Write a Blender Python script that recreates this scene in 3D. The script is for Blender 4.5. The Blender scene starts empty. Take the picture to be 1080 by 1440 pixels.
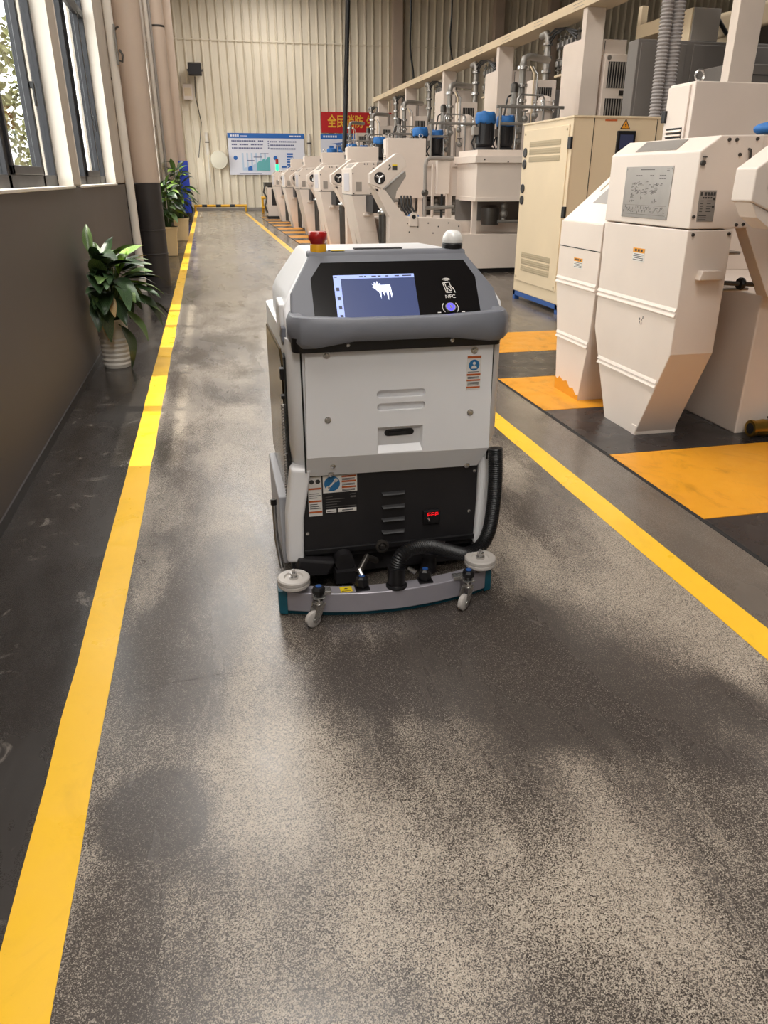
import bpy, bmesh, math, random
from mathutils import Vector, Matrix
random.seed(7)
R = math.radians
scene = bpy.context.scene
COL = scene.collection

# ------------------------------------------------------------------ camera
cam_d = bpy.data.cameras.new('camera')
cam_d.sensor_width = 36.0
cam_d.lens = 26.0
cam_d.clip_end = 300
cam = bpy.data.objects.new('camera', cam_d)
COL.objects.link(cam)
cam.location = (0, 0, 1.35)
cam.rotation_euler = (R(90 - 24.2735), 0, R(-12.5037))
scene.camera = cam

# ------------------------------------------------------------------ world, light, exposure
scene.view_settings.view_transform = 'Standard'
scene.view_settings.look = 'None'
scene.view_settings.gamma = 1.0
scene.view_settings.use_curve_mapping = False
scene.view_settings.exposure = 0.0
scene.cycles.use_denoising = True
scene.cycles.max_bounces = 7
scene.cycles.diffuse_bounces = 4
scene.cycles.glossy_bounces = 3
scene.cycles.sample_clamp_indirect = 6.0

world = bpy.data.worlds.new('sky')
scene.world = world
world.use_nodes = True
wn = world.node_tree.nodes
wl = world.node_tree.links
wn.clear()
w_out = wn.new('ShaderNodeOutputWorld')
w_bg = wn.new('ShaderNodeBackground')
w_bg.inputs['Color'].default_value = (1.0, 0.98, 0.97, 1)
w_bg.inputs['Strength'].default_value = 7.6
wl.new(w_bg.outputs[0], w_out.inputs[0])

sun_d = bpy.data.lights.new('sun', 'SUN')
sun_d.energy = 6.0
sun_d.angle = R(0.7)
sun_d.color = (1.0, 0.93, 0.82)
sun = bpy.data.objects.new('sun', sun_d)
COL.objects.link(sun)
sun.location = (-10, -4, 20)
# the sun stands high on the window side, a little behind the camera
sun.rotation_euler = Vector((0.26, -0.04, -1.0)).to_track_quat('-Z', 'Y').to_euler()

WIN = [(-1.15, 0.23), (3.79, 6.42), (6.79, 9.42), (12.97, 15.60), (15.97, 18.60),  # first window is out of view, sized for its light on camera-facing sides
       (22.15, 24.78), (25.15, 27.78), (31.3, 33.9), (34.3, 36.9)]
WZ0, WZ1 = 1.296, 3.75
for (a, b) in WIN:      # light portals in the window openings (they emit nothing themselves)
    ld = bpy.data.lights.new('window_portal', 'AREA')
    ld.shape = 'RECTANGLE'
    ld.size = b - a
    ld.size_y = WZ1 - WZ0
    ld.cycles.is_portal = True
    lo = bpy.data.objects.new('window_portal', ld)
    COL.objects.link(lo)
    lo.location = (-1.24, (a + b) / 2, (WZ0 + WZ1) / 2)
    lo.rotation_euler = Vector((1, 0, 0)).to_track_quat('-Z', 'Z').to_euler()

LAMP_W = 285
for (lx, ly) in [(0.1, -5.5), (0.1, -0.5), (0.1, 4.8), (0.1, 10.4), (0.4, 16.0), (0.4, 22.0), (3.2, 28.0), (3.2, 34.0),
                 (12.0, 8.0)]:
    ld = bpy.data.lights.new('bay_and_fill_lamp', 'AREA')
    ld.shape = 'DISK'
    ld.size = 3.0
    ld.energy = LAMP_W * (0.9 if ly > 25 else (1.45 if ly < -3 else 1.0))  # boosted lamp behind the camera is added to brighten the robot's back
    ld.color = (1.0, 0.965, 0.92)
    lo = bpy.data.objects.new('bay_and_fill_lamp', ld)
    COL.objects.link(lo)
    lo.location = (lx, ly, 8.6)


# ------------------------------------------------------------------ materials
def lin(c):
    return tuple(((v / 255) / 12.92 if v / 255 <= 0.04045 else ((v / 255 + 0.055) / 1.055) ** 2.4) for v in c)


MATS = {}


def M(name, rgb, rough=0.5, metal=0.0, var=0.0, vscale=3.0, bump=0.0, bscale=120.0, emit=None, estr=1.0, coat=0.0, spec=0.5):
    m = bpy.data.materials.new(name)
    m.use_nodes = True
    nt = m.node_tree
    N, L = nt.nodes, nt.links
    bs = N['Principled BSDF']
    c = lin(rgb)
    bs.inputs['Base Color'].default_value = (*c, 1)
    bs.inputs['Roughness'].default_value = rough
    bs.inputs['Metallic'].default_value = metal
    bs.inputs['Specular IOR Level'].default_value = spec
    if coat:
        bs.inputs['Coat Weight'].default_value = coat
        bs.inputs['Coat Roughness'].default_value = 0.12
    if var or bump:
        tc = N.new('ShaderNodeTexCoord')
    if var:
        no = N.new('ShaderNodeTexNoise')
        no.inputs['Scale'].default_value = vscale
        no.inputs['Detail'].default_value = 6
        L.new(tc.outputs['Object'], no.inputs['Vector'])
        mr = N.new('ShaderNodeMapRange')
        mr.inputs['From Min'].default_value = 0.3
        mr.inputs['From Max'].default_value = 0.7
        mr.inputs['To Min'].default_value = 1 - var
        mr.inputs['To Max'].default_value = 1 + var * 0.5
        L.new(no.outputs['Fac'], mr.inputs['Value'])
        mx = N.new('ShaderNodeMix')
        mx.data_type = 'RGBA'
        mx.blend_type = 'MULTIPLY'
        mx.inputs[0].default_value = 1
        mx.inputs[6].default_value = (*c, 1)
        L.new(mr.outputs[0], mx.inputs[7])
        L.new(mx.outputs[2], bs.inputs['Base Color'])
        rr = N.new('ShaderNodeMapRange')
        rr.inputs['To Min'].default_value = max(0.02, rough - 0.08)
        rr.inputs['To Max'].default_value = min(1, rough + 0.08)
        L.new(no.outputs['Fac'], rr.inputs['Value'])
        L.new(rr.outputs[0], bs.inputs['Roughness'])
    if bump:
        nb = N.new('ShaderNodeTexNoise')
        nb.inputs['Scale'].default_value = bscale
        nb.inputs['Detail'].default_value = 4
        L.new(tc.outputs['Object'], nb.inputs['Vector'])
        bp = N.new('ShaderNodeBump')
        bp.inputs['Strength'].default_value = bump
        bp.inputs['Distance'].default_value = 0.002
        L.new(nb.outputs['Fac'], bp.inputs['Height'])
        L.new(bp.outputs[0], bs.inputs['Normal'])
    if emit:
        bs.inputs['Emission Color'].default_value = (*lin(emit), 1)
        bs.inputs['Emission Strength'].default_value = estr
    MATS[name] = m
    return m


M('machine_white', (226, 212, 200), 0.42, var=0.05, vscale=2.5, bump=0.06, bscale=220)
M('machine_cream', (220, 200, 168), 0.45, var=0.05, vscale=2.0)
M('machine_grey', (150, 143, 136), 0.5, var=0.08, vscale=2.0)
M('cabinet_grey', (120, 114, 109), 0.5, var=0.06)
M('vent_tan', (176, 160, 132), 0.6)
M('dark_gap', (22, 21, 21), 0.7)
M('black_metal', (34, 32, 34), 0.5, var=0.15, vscale=8)
M('black_plastic', (24, 23, 25), 0.38, var=0.1, vscale=9)
M('black_rubber', (20, 20, 22), 0.42)
M('hose_grey', (168, 162, 160), 0.45)
M('steel', (176, 174, 172), 0.32, 0.9, var=0.1, vscale=10)
M('dark_steel', (92, 88, 84), 0.4, 0.8, var=0.15, vscale=9)
M('pipe_grey', (146, 142, 136), 0.42, 0.5, var=0.12, vscale=6)
M('zinc', (205, 203, 200), 0.25, 0.85, var=0.12, vscale=40)
M('plate_metal', (170, 163, 156), 0.36, 0.55, var=0.06, vscale=20)
M('plate_pale', (206, 200, 204), 0.4, 0.2)
M('ink', (58, 55, 54), 0.7)
M('pale_ink', (104, 99, 96), 0.7)
M('blue_cover', (40, 108, 178), 0.62, var=0.2, vscale=14, bump=0.6, bscale=30)
M('blue_paint', (42, 84, 150), 0.45, var=0.1)
M('board_blue', (30, 64, 190), 0.5)
M('robot_white', (236, 235, 236), 0.34, var=0.03, vscale=4, bump=0.05, bscale=400)
M('robot_grey', (110, 112, 120), 0.4, var=0.05, vscale=6, bump=0.25, bscale=700)
M('robot_bumper', (122, 124, 132), 0.36, var=0.05, vscale=6, bump=0.2, bscale=700)
M('glass_black', (14, 13, 15), 0.16, spec=0.5)
M('screen_blue', (50, 58, 92), 0.25, emit=(72, 84, 128), estr=0.55)
M('screen_bar', (150, 165, 215), 0.3, emit=(150, 168, 226), estr=0.8)
M('screen_white', (230, 236, 255), 0.3, emit=(226, 234, 255), estr=1.0)
M('screen_ink', (60, 66, 96), 0.4)
M('key_glow', (60, 60, 220), 0.3, emit=(70, 60, 255), estr=2.5)
M('red_button', (176, 30, 28), 0.32, coat=0.3)
M('yellow_plastic', (232, 170, 30), 0.4)
M('lamp_white', (236, 234, 230), 0.3, coat=0.4)
M('teal_rubber', (8, 92, 112), 0.45, var=0.15, vscale=30)
M('bar_silver', (172, 168, 176), 0.38, 0.35, var=0.06, vscale=12)
M('wheel_grey', (196, 190, 184), 0.5, var=0.06, vscale=30)
M('label_white', (226, 222, 216), 0.55)
M('label_orange', (186, 92, 44), 0.55)
M('label_amber', (226, 150, 30), 0.55)
M('label_blue', (40, 110, 160), 0.5)
M('label_yellow', (240, 208, 30), 0.5)
M('led_red', (200, 20, 24), 0.4, emit=(230, 20, 30), estr=1.2)
M('led_green', (30, 220, 120), 0.4, emit=(30, 230, 120), estr=3.0)
M('skirt_grey', (168, 168, 172), 0.4)
M('side_mirror', (92, 78, 52), 0.2, 0.85, var=0.1, vscale=3)
M('plaster', (206, 194, 180), 0.85, var=0.06, vscale=2, bump=0.15, bscale=60)
M('reveal_plaster', (232, 224, 212), 0.8, var=0.05, vscale=3)
M('dado', (92, 84, 79), 0.55, var=0.12, vscale=1.6, bump=0.1, bscale=40)
M('window_alu', (44, 44, 48), 0.4, 0.3, var=0.06)
M('column_paint', (204, 184, 166), 0.5, var=0.06, vscale=2)
M('column_dark', (58, 54, 53), 0.45, var=0.12, vscale=3)
M('sheet', (238, 227, 206), 0.5, var=0.05, vscale=0.8)
M('roof_mat', (150, 144, 136), 0.8)
M('conduit', (196, 186, 174), 0.5)
M('banner_red', (196, 30, 34), 0.6, var=0.08, vscale=1.5)
M('banner_gold', (240, 190, 60), 0.6)
M('poster_white', (236, 236, 246), 0.45)
M('poster_blue', (44, 108, 190), 0.45)
M('poster_pale', (196, 214, 236), 0.5)
M('poster_teal', (110, 186, 190), 0.5)
M('poster_ink', (92, 96, 140), 0.6)
M('rail_yellow', (238, 178, 40), 0.45)
M('fan_cream', (232, 226, 208), 0.5)
M('pot_white', (226, 218, 206), 0.45, var=0.05, vscale=8)
M('pot_cream', (232, 206, 158), 0.55, var=0.05)
M('soil', (42, 32, 26), 0.95, bump=0.8, bscale=60)
M('stem', (70, 96, 50), 0.55)
M('out_leaf', (84, 84, 26), 0.7, var=0.35, vscale=2)
M('out_bark', (90, 76, 62), 0.9)
M('out_ground', (150, 146, 136), 0.9)
M('out_wall', (206, 210, 216), 0.8)
M('crack_dark', (30, 27, 26), 0.9)
M('brass', (178, 146, 70), 0.3, 0.9, var=0.15, vscale=30)


def leaf_mat(name, rgb, rgb2):
    m = M(name, rgb, 0.36)
    N, L = m.node_tree.nodes, m.node_tree.links
    bs = N['Principled BSDF']
    tc = N.new('ShaderNodeTexCoord')
    sep = N.new('ShaderNodeSeparateXYZ')
    L.new(tc.outputs['Generated'], sep.inputs[0])
    ab = N.new('ShaderNodeMath'); ab.operation = 'SUBTRACT'; ab.inputs[1].default_value = 0.5
    L.new(sep.outputs[0], ab.inputs[0])
    a2 = N.new('ShaderNodeMath'); a2.operation = 'ABSOLUTE'
    L.new(ab.outputs[0], a2.inputs[0])
    # feathered side veins
    mul = N.new('ShaderNodeMath'); mul.operation = 'MULTIPLY_ADD'; mul.inputs[1].default_value = 1.1
    L.new(a2.outputs[0], mul.inputs[0])
    neg = N.new('ShaderNodeMath'); neg.operation = 'MULTIPLY'; neg.inputs[1].default_value = -1
    L.new(sep.outputs[1], neg.inputs[0])
    L.new(neg.outputs[0], mul.inputs[2])
    sn = N.new('ShaderNodeMath'); sn.operation = 'SINE'
    k = N.new('ShaderNodeMath'); k.operation = 'MULTIPLY'; k.inputs[1].default_value = 55
    L.new(mul.outputs[0], k.inputs[0]); L.new(k.outputs[0], sn.inputs[0])
    mr = N.new('ShaderNodeMapRange'); mr.inputs['From Min'].default_value = -0.2; mr.inputs['From Max'].default_value = 1
    L.new(sn.outputs[0], mr.inputs['Value'])
    mx = N.new('ShaderNodeMix'); mx.data_type = 'RGBA'
    mx.inputs[6].default_value = (*lin(rgb), 1)
    mx.inputs[7].default_value = (*lin(rgb2), 1)
    f = N.new('ShaderNodeMath'); f.operation = 'MULTIPLY'; f.inputs[1].default_value = 0.6
    L.new(mr.outputs[0], f.inputs[0]); L.new(f.outputs[0], mx.inputs[0])
    L.new(mx.outputs[2], bs.inputs['Base Color'])
    bs.inputs['Transmission Weight'].default_value = 0.0
    return m


leaf_mat('leaf_dark', (44, 66, 40), (78, 100, 62))
leaf_mat('leaf_mid', (74, 100, 50), (128, 146, 92))
leaf_mat('leaf_bright', (132, 176, 50), (160, 196, 84))
leaf_mat('leaf_dry', (176, 150, 104), (196, 170, 128))


def glass_mat():
    m = bpy.data.materials.new('window_glass')
    m.use_nodes = True
    N, L = m.node_tree.nodes, m.node_tree.links
    N.clear()
    out = N.new('ShaderNodeOutputMaterial')
    tr = N.new('ShaderNodeBsdfTransparent'); tr.inputs[0].default_value = (0.93, 0.95, 0.94, 1)
    gl = N.new('ShaderNodeBsdfGlossy'); gl.inputs['Roughness'].default_value = 0.03
    lw = N.new('ShaderNodeLayerWeight'); lw.inputs[0].default_value = 0.5
    pw = N.new('ShaderNodeMath'); pw.operation = 'POWER'; pw.inputs[1].default_value = 6
    L.new(lw.outputs['Facing'], pw.inputs[0])
    fr = N.new('ShaderNodeMath'); fr.operation = 'MULTIPLY_ADD'; fr.inputs[1].default_value = 0.5; fr.inputs[2].default_value = 0.03
    L.new(pw.outputs[0], fr.inputs[0])
    mx = N.new('ShaderNodeMixShader')
    L.new(fr.outputs[0], mx.inputs[0]); L.new(tr.outputs[0], mx.inputs[1]); L.new(gl.outputs[0], mx.inputs[2])
    L.new(mx.outputs[0], out.inputs[0])
    MATS['window_glass'] = m


glass_mat()


def node_helpers(m):
    N, L = m.node_tree.nodes, m.node_tree.links

    def math_(op, a, b=None, c=None, clamp=False):
        n = N.new('ShaderNodeMath'); n.operation = op; n.use_clamp = clamp
        for i, v in enumerate((a, b, c)):
            if v is None:
                continue
            if isinstance(v, (int, float)):
                n.inputs[i].default_value = v
            else:
                L.new(v, n.inputs[i])
        return n.outputs[0]

    def noise(vec, scale, detail=5, rough=0.55, dist=0.0):
        n = N.new('ShaderNodeTexNoise')
        n.inputs['Scale'].default_value = scale
        n.inputs['Detail'].default_value = detail
        n.inputs['Roughness'].default_value = rough
        n.inputs['Distortion'].default_value = dist
        L.new(vec, n.inputs['Vector'])
        return n.outputs['Fac']

    def rng(v, a, b, c=0.0, d=1.0, smooth=False):
        n = N.new('ShaderNodeMapRange')
        if smooth:
            n.interpolation_type = 'SMOOTHSTEP'
        n.inputs['From Min'].default_value = a; n.inputs['From Max'].default_value = b
        n.inputs['To Min'].default_value = c; n.inputs['To Max'].default_value = d
        L.new(v, n.inputs['Value'])
        return n.outputs[0]

    def mix(f, a, b):
        n = N.new('ShaderNodeMix'); n.data_type = 'RGBA'
        for i, v in ((0, f), (6, a), (7, b)):
            if isinstance(v, (int, float)):
                n.inputs[i].default_value = v
            elif isinstance(v, tuple):
                n.inputs[i].default_value = (*v, 1)
            else:
                L.new(v, n.inputs[i])
        return n.outputs[2]

    def mapping(vec, scale, loc=(0, 0, 0), rot=(0, 0, 0)):
        n = N.new('ShaderNodeMapping')
        n.inputs['Scale'].default_value = scale
        n.inputs['Location'].default_value = loc
        n.inputs['Rotation'].default_value = rot
        L.new(vec, n.inputs['Vector'])
        return n.outputs[0]
    return N, L, math_, noise, rng, mix, mapping


def floor_mat():
    m = bpy.data.materials.new('worn_concrete')
    m.use_nodes = True
    N, L, math_, noise, rng, mix, mapping = node_helpers(m)
    bs = N['Principled BSDF']
    tc = N.new('ShaderNodeTexCoord')
    P = tc.outputs['Object']
    sep = N.new('ShaderNodeSeparateXYZ'); L.new(P, sep.inputs[0])
    X = sep.outputs[0]
    # large wear patches, stretched along the aisle
    big = noise(mapping(P, (1.0, 0.55, 1)), 1.5, 5, 0.55, 0.2)
    big2 = noise(mapping(P, (1.0, 0.3, 1), (7, 3, 0)), 3.2, 4, 0.6, 0.3)
    wear_and_light = rng(math_('ADD', math_('MULTIPLY', big, 0.65), math_('MULTIPLY', big2, 0.35)), 0.38, 0.60, 0, 1, True)
    Y = sep.outputs[1]

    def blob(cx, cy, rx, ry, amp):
        # ragged-edged patch: wear and damp, with robot shade and room reflections painted in
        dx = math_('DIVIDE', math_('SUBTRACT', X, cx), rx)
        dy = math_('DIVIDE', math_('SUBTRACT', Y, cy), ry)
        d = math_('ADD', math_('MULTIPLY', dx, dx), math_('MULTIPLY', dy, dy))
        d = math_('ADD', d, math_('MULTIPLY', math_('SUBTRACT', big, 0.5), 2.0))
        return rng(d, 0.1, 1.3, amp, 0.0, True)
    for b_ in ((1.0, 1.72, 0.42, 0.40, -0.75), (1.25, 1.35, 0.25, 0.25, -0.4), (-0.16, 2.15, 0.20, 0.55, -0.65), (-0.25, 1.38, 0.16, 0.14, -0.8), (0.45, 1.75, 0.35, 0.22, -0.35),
               (0.05, 1.40, 0.22, 0.28, 0.5), (0.0, 4.6, 0.35, 1.6, 0.12), (0.45, 1.0, 0.4, 0.2, 0.3), (1.15, 1.0, 0.3, 0.25, 0.3)):  # pale patches paint lamp and wall reflections into the floor colour
        wear_and_light = math_('ADD', wear_and_light, blob(*b_))
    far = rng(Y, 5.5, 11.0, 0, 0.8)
    wear_and_light = math_('ADD', math_('MULTIPLY', wear_and_light, math_('SUBTRACT', 1.0, far)), math_('MULTIPLY', far, 0.95), None, True)  # far floor lightened to paint in the back wall's reflection
    # exposed aggregate grains, 3-5 mm
    g1 = noise(P, 480, 3, 0.72)
    vo = N.new('ShaderNodeTexVoronoi'); vo.inputs['Scale'].default_value = 450; L.new(P, vo.inputs['Vector'])
    sepc = N.new('ShaderNodeSeparateColor'); L.new(vo.outputs['Color'], sepc.inputs[0])
    grain = math_('ADD', math_('MULTIPLY', g1, 0.62), math_('MULTIPLY', sepc.outputs[0], 0.38))
    fine = noise(P, 900, 2, 0.6)
    grain = math_('ADD', math_('MULTIPLY', grain, 0.75), math_('MULTIPLY', fine, 0.25))
    # the threshold of exposed light grains follows the worn and painted-in tone
    thr = rng(wear_and_light, 0, 1, 0.63, 0.44)
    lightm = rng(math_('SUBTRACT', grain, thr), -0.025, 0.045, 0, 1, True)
    dark = mix(noise(P, 2.3, 5), lin((62, 56, 53)), lin((88, 81, 76)))
    dark = mix(math_('MULTIPLY', rng(grain, 0.3, 0.5, 1, 0), 0.6), dark, lin((34, 31, 30)))
    light = mix(sepc.outputs[1], lin((156, 144, 131)), lin((216, 204, 188)))
    warm = mix(noise(P, 0.8, 3), light, lin((176, 156, 130)))
    ground = mix(math_('MULTIPLY', wear_and_light, 0.7), dark, lin((98, 89, 81)))
    aisle = mix(math_('MULTIPLY', lightm, rng(wear_and_light, 0, 1, 0.45, 0.78)), ground, mix(0.4, light, warm))
    pits = math_('MULTIPLY', rng(grain, 0.39, 0.425, 1, 0), rng(wear_and_light, 0, 1, 0.3, 0.95))
    aisle = mix(pits, aisle, lin((44, 39, 36)))
    # sealed margins beside the walls and machines: smooth, darker, no grain
    sm = mix(noise(mapping(P, (1, 0.4, 1)), 2.6, 6, 0.65, 0.8), lin((30, 27, 25)), lin((60, 54, 50)))
    sm = mix(rng(noise(mapping(P, (1, 1, 1), (3, 9, 1)), 5.5, 7, 0.7, 1.5), 0.6, 0.74), sm, lin((132, 124, 116)))
    smr = mix(noise(mapping(P, (1, 0.5, 1), (5, 2, 0)), 3.0, 6, 0.65, 0.5), lin((72, 65, 59)), lin((124, 114, 104)))
    sm = mix(rng(X, 1.2, 1.3), sm, smr)
    marg = math_('MAXIMUM', rng(X, -0.47, -0.44, 1, 0), rng(X, 1.60, 1.63, 0, 1))
    col = mix(marg, aisle, sm)
    # hairline crack
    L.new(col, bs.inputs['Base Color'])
    rg = mix(marg, (0.26,) * 3, (0.22,) * 3)
    rv = math_('ADD', rng(big2, 0.3, 0.7, -0.08, 0.10), math_('MULTIPLY', lightm, 0.12))
    sr = N.new('ShaderNodeSeparateColor'); L.new(rg, sr.inputs[0])
    L.new(math_('SUBTRACT', math_('ADD', sr.outputs[0], rv), math_('MULTIPLY', far, 0.12)), bs.inputs['Roughness'])
    bs.inputs['Coat Weight'].default_value = 0.10
    bs.inputs['Coat Roughness'].default_value = 0.16
    bp = N.new('ShaderNodeBump'); bp.inputs['Strength'].default_value = 0.09; bp.inputs['Distance'].default_value = 0.001
    hb = math_('ADD', math_('MULTIPLY', grain, math_('SUBTRACT', 1.0, math_('MULTIPLY', marg, 0.85))), math_('MULTIPLY', big2, 0.05))
    L.new(hb, bp.inputs['Height']); L.new(bp.outputs[0], bs.inputs['Normal'])
    MATS['floor'] = m


floor_mat()


def paint_mat(name, rgb, rgb2, rough, wrinkle=0.0, stain=0.0, stain_rgb=(70, 52, 20)):
    m = bpy.data.materials.new(name)
    m.use_nodes = True
    N, L, math_, noise, rng, mix, mapping = node_helpers(m)
    bs = N['Principled BSDF']
    tc = N.new('ShaderNodeTexCoord')
    P = tc.outputs['Object']
    base = mix(noise(P, 3.0, 5), lin(rgb), lin(rgb2))
    if stain:
        s = rng(noise(mapping(P, (1, 0.6, 1)), 4.5, 8, 0.7, 1.2), 0.52, 0.75, 0, stain)
        base = mix(s, base, lin(stain_rgb))
        s2 = rng(noise(P, 90, 4, 0.7), 0.66, 0.74, 0, stain)
        base = mix(s2, base, lin(stain_rgb))
    L.new(base, bs.inputs['Base Color'])
    L.new(rng(noise(P, 6, 4), 0.3, 0.7, rough - 0.1, rough + 0.1), bs.inputs['Roughness'])
    bp = N.new('ShaderNodeBump'); bp.inputs['Strength'].default_value = 0.35 if wrinkle else 0.12
    bp.inputs['Distance'].default_value = 0.004 if wrinkle else 0.001
    h = noise(mapping(P, (1, 0.7, 1)), 9 if wrinkle else 60, 3, 0.5, 0.6)
    L.new(h, bp.inputs['Height']); L.new(bp.outputs[0], bs.inputs['Normal'])
    MATS[name] = m


paint_mat('line_yellow', (250, 200, 50), (244, 188, 40), 0.34, wrinkle=0.4, stain=0.18, stain_rgb=(150, 104, 20))
paint_mat('mat_yellow', (226, 156, 36), (214, 142, 28), 0.42, stain=0.55, stain_rgb=(120, 78, 16))
paint_mat('mat_black', (36, 33, 34), (52, 48, 48), 0.3, stain=0.25, stain_rgb=(84, 78, 74))


# ------------------------------------------------------------------ mesh builder
class MB:
    def __init__(s):
        s.v = []
        s.f = []

    def add(s, vs, fs):
        o = len(s.v)
        s.v += [tuple(p) for p in vs]
        s.f += [tuple(i + o for i in f) for f in fs]
        return s

    def box(s, x0, x1, y0, y1, z0, z1):
        return s.add([(x0, y0, z0), (x1, y0, z0), (x1, y1, z0), (x0, y1, z0), (x0, y0, z1), (x1, y0, z1), (x1, y1, z1), (x0, y1, z1)],
                     [(0, 3, 2, 1), (4, 5, 6, 7), (0, 1, 5, 4), (1, 2, 6, 5), (2, 3, 7, 6), (3, 0, 4, 7)])

    def prism(s, poly, axis, a, b):
        def p3(u, w, t):
            return {'y': (u, t, w), 'x': (t, u, w), 'z': (u, w, t)}[axis]
        n = len(poly)
        vs = [p3(u, w, a) for u, w in poly] + [p3(u, w, b) for u, w in poly]
        fs = [tuple(range(n)), tuple(range(2 * n - 1, n - 1, -1))] + [(i, (i + 1) % n, n + (i + 1) % n, n + i) for i in range(n)]
        return s.add(vs, fs)

    def loft(s, rings, caps=True):
        n = len(rings[0])
        vs = [p for r in rings for p in r]
        fs = []
        for k in range(len(rings) - 1):
            for i in range(n):
                j = (i + 1) % n
                fs.append((k * n + i, k * n + j, (k + 1) * n + j, (k + 1) * n + i))
        if caps:
            fs.append(tuple(range(n - 1, -1, -1)))
            fs.append(tuple(range((len(rings) - 1) * n, len(rings) * n)))
        return s.add(vs, fs)

    def cyl(s, p0, p1, r0, r1=None, n=14):
        r1 = r0 if r1 is None else r1
        return s.sweep([p0, p1], [r0, r1], n)

    def sweep(s, path, rad, n=10, closed=False):
        pts = [Vector(p) for p in path]
        if isinstance(rad, (int, float)):
            rad = [rad] * len(pts)
        rings = []
        up = None
        for i, p in enumerate(pts):
            if i == 0:
                t = pts[1] - pts[0]
            elif i == len(pts) - 1:
                t = pts[-1] - pts[-2]
            else:
                t = (pts[i + 1] - pts[i]).normalized() + (pts[i] - pts[i - 1]).normalized()
            t.normalize()
            if up is None:
                up = Vector((0, 0, 1)) if abs(t.z) < 0.9 else Vector((1, 0, 0))
            a = t.cross(up)
            if a.length < 1e-5:
                a = t.cross(Vector((0, 1, 0.3)))
            a.normalize()
            b = a.cross(t).normalized()
            up = b
            rings.append([p + (a * math.cos(2 * math.pi * k / n) + b * math.sin(2 * math.pi * k / n)) * rad[i] for k in range(n)])
        return s.loft(rings)

    def lathe(s, prof, c, n=24, axis='z'):
        def p3(r, t, h):
            x, y = r * math.cos(t), r * math.sin(t)
            return {'z': (c[0] + x, c[1] + y, c[2] + h), 'y': (c[0] + x, c[1] + h, c[2] + y), 'x': (c[0] + h, c[1] + x, c[2] + y)}[axis]
        rings = [[p3(max(r, 1e-4), 2 * math.pi * k / n, h) for k in range(n)] for r, h in prof]
        return s.loft(rings)

    def sphere(s, c, r, sx=1, sy=1, sz=1, n=14, m=8):
        rings = []
        for i in range(m + 1):
            ph = -math.pi / 2 + math.pi * i / m
            rr = max(math.cos(ph), 1e-3) * r
            rings.append([(c[0] + sx * rr * math.cos(2 * math.pi * k / n), c[1] + sy * rr * math.sin(2 * math.pi * k / n), c[2] + sz * r * math.sin(ph)) for k in range(n)])
        return s.loft(rings)

    def rotz(s, c, ang):
        ca, sa = math.cos(ang), math.sin(ang)
        s.v = [(c[0] + (p[0] - c[0]) * ca - (p[1] - c[1]) * sa, c[1] + (p[0] - c[0]) * sa + (p[1] - c[1]) * ca, p[2]) for p in s.v]
        return s

    def mesh(s, name, origin=(0, 0, 0), smooth=None):
        o = Vector(origin)
        me = bpy.data.meshes.new(name)
        me.from_pydata([Vector(p) - o for p in s.v], [], s.f)
        bm = bmesh.new()
        bm.from_mesh(me)
        bmesh.ops.recalc_face_normals(bm, faces=bm.faces)
        bm.to_mesh(me)
        bm.free()
        if smooth:
            me.shade_smooth()
            me.set_sharp_from_angle(angle=R(smooth))
        return me


def level(parent):
    """thing > part > sub-part and no deeper: step up when the parent is a sub-part already"""
    while parent and parent.parent and parent.parent.parent:
        parent = parent.parent
    return parent


def part(name, mb, mat, parent=None, bevel=0.0, smooth=None, segs=2, label=None):
    """one mesh object; built in world coordinates, stored relative to its root"""
    parent = level(parent)
    org = parent.get('_org', (0, 0, 0)) if parent else (0, 0, 0)
    me = mb.mesh(name, org, smooth)
    me.materials.append(MATS[mat])
    ob = bpy.data.objects.new(name, me)
    COL.objects.link(ob)
    if parent:
        ob.parent = parent
        ob['_org'] = list(org)
    if bevel:
        b = ob.modifiers.new('bevel', 'BEVEL')
        b.width = bevel
        b.segments = segs
        b.limit_method = 'ANGLE'
        b.angle_limit = R(35)
    if label:
        ob['label'] = label
    return ob


def thing(name, label, cat, loc=(0, 0, 0), group=None):
    o = bpy.data.objects.new(name, None)
    o.empty_display_size = 0.1
    COL.objects.link(o)
    o.location = loc
    o['_org'] = list(loc)
    tag(o, label, cat, group)
    return o


def tag(o, label, cat, group=None):
    o['label'] = label
    o['category'] = cat
    if group:
        o['group'] = group
    return o


def struct(o):
    o['kind'] = 'structure'
    return o


def copy_tree(o, parent=None):
    c = o.copy()
    COL.objects.link(c)
    if parent:
        c.parent = parent
    for ch in o.children:
        copy_tree(ch, c)
    return c


def dup(root, dy, label, dx=0.0):
    c = copy_tree(root)
    c.location = (root.location[0] + dx, root.location[1] + dy, root.location[2])
    c['label'] = label
    return c


def cut(ob, cutters):
    """subtract cutter shapes from an object's mesh for good"""
    tmp = []
    for mb in cutters:
        me = mb.mesh('cut', ob.get('_org', (0, 0, 0)))
        c = bpy.data.objects.new('cut', me)
        COL.objects.link(c)
        if ob.parent:
            c.parent = ob.parent
        md = ob.modifiers.new('cut', 'BOOLEAN')
        md.object = c
        md.operation = 'DIFFERENCE'
        md.solver = 'EXACT'
        tmp.append(c)
    bpy.context.view_layer.update()
    dg = bpy.context.evaluated_depsgraph_get()
    me = bpy.data.meshes.new_from_object(ob.evaluated_get(dg))
    ob.modifiers.clear()
    ob.data = me
    for c in tmp:
        bpy.data.objects.remove(c)


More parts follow.
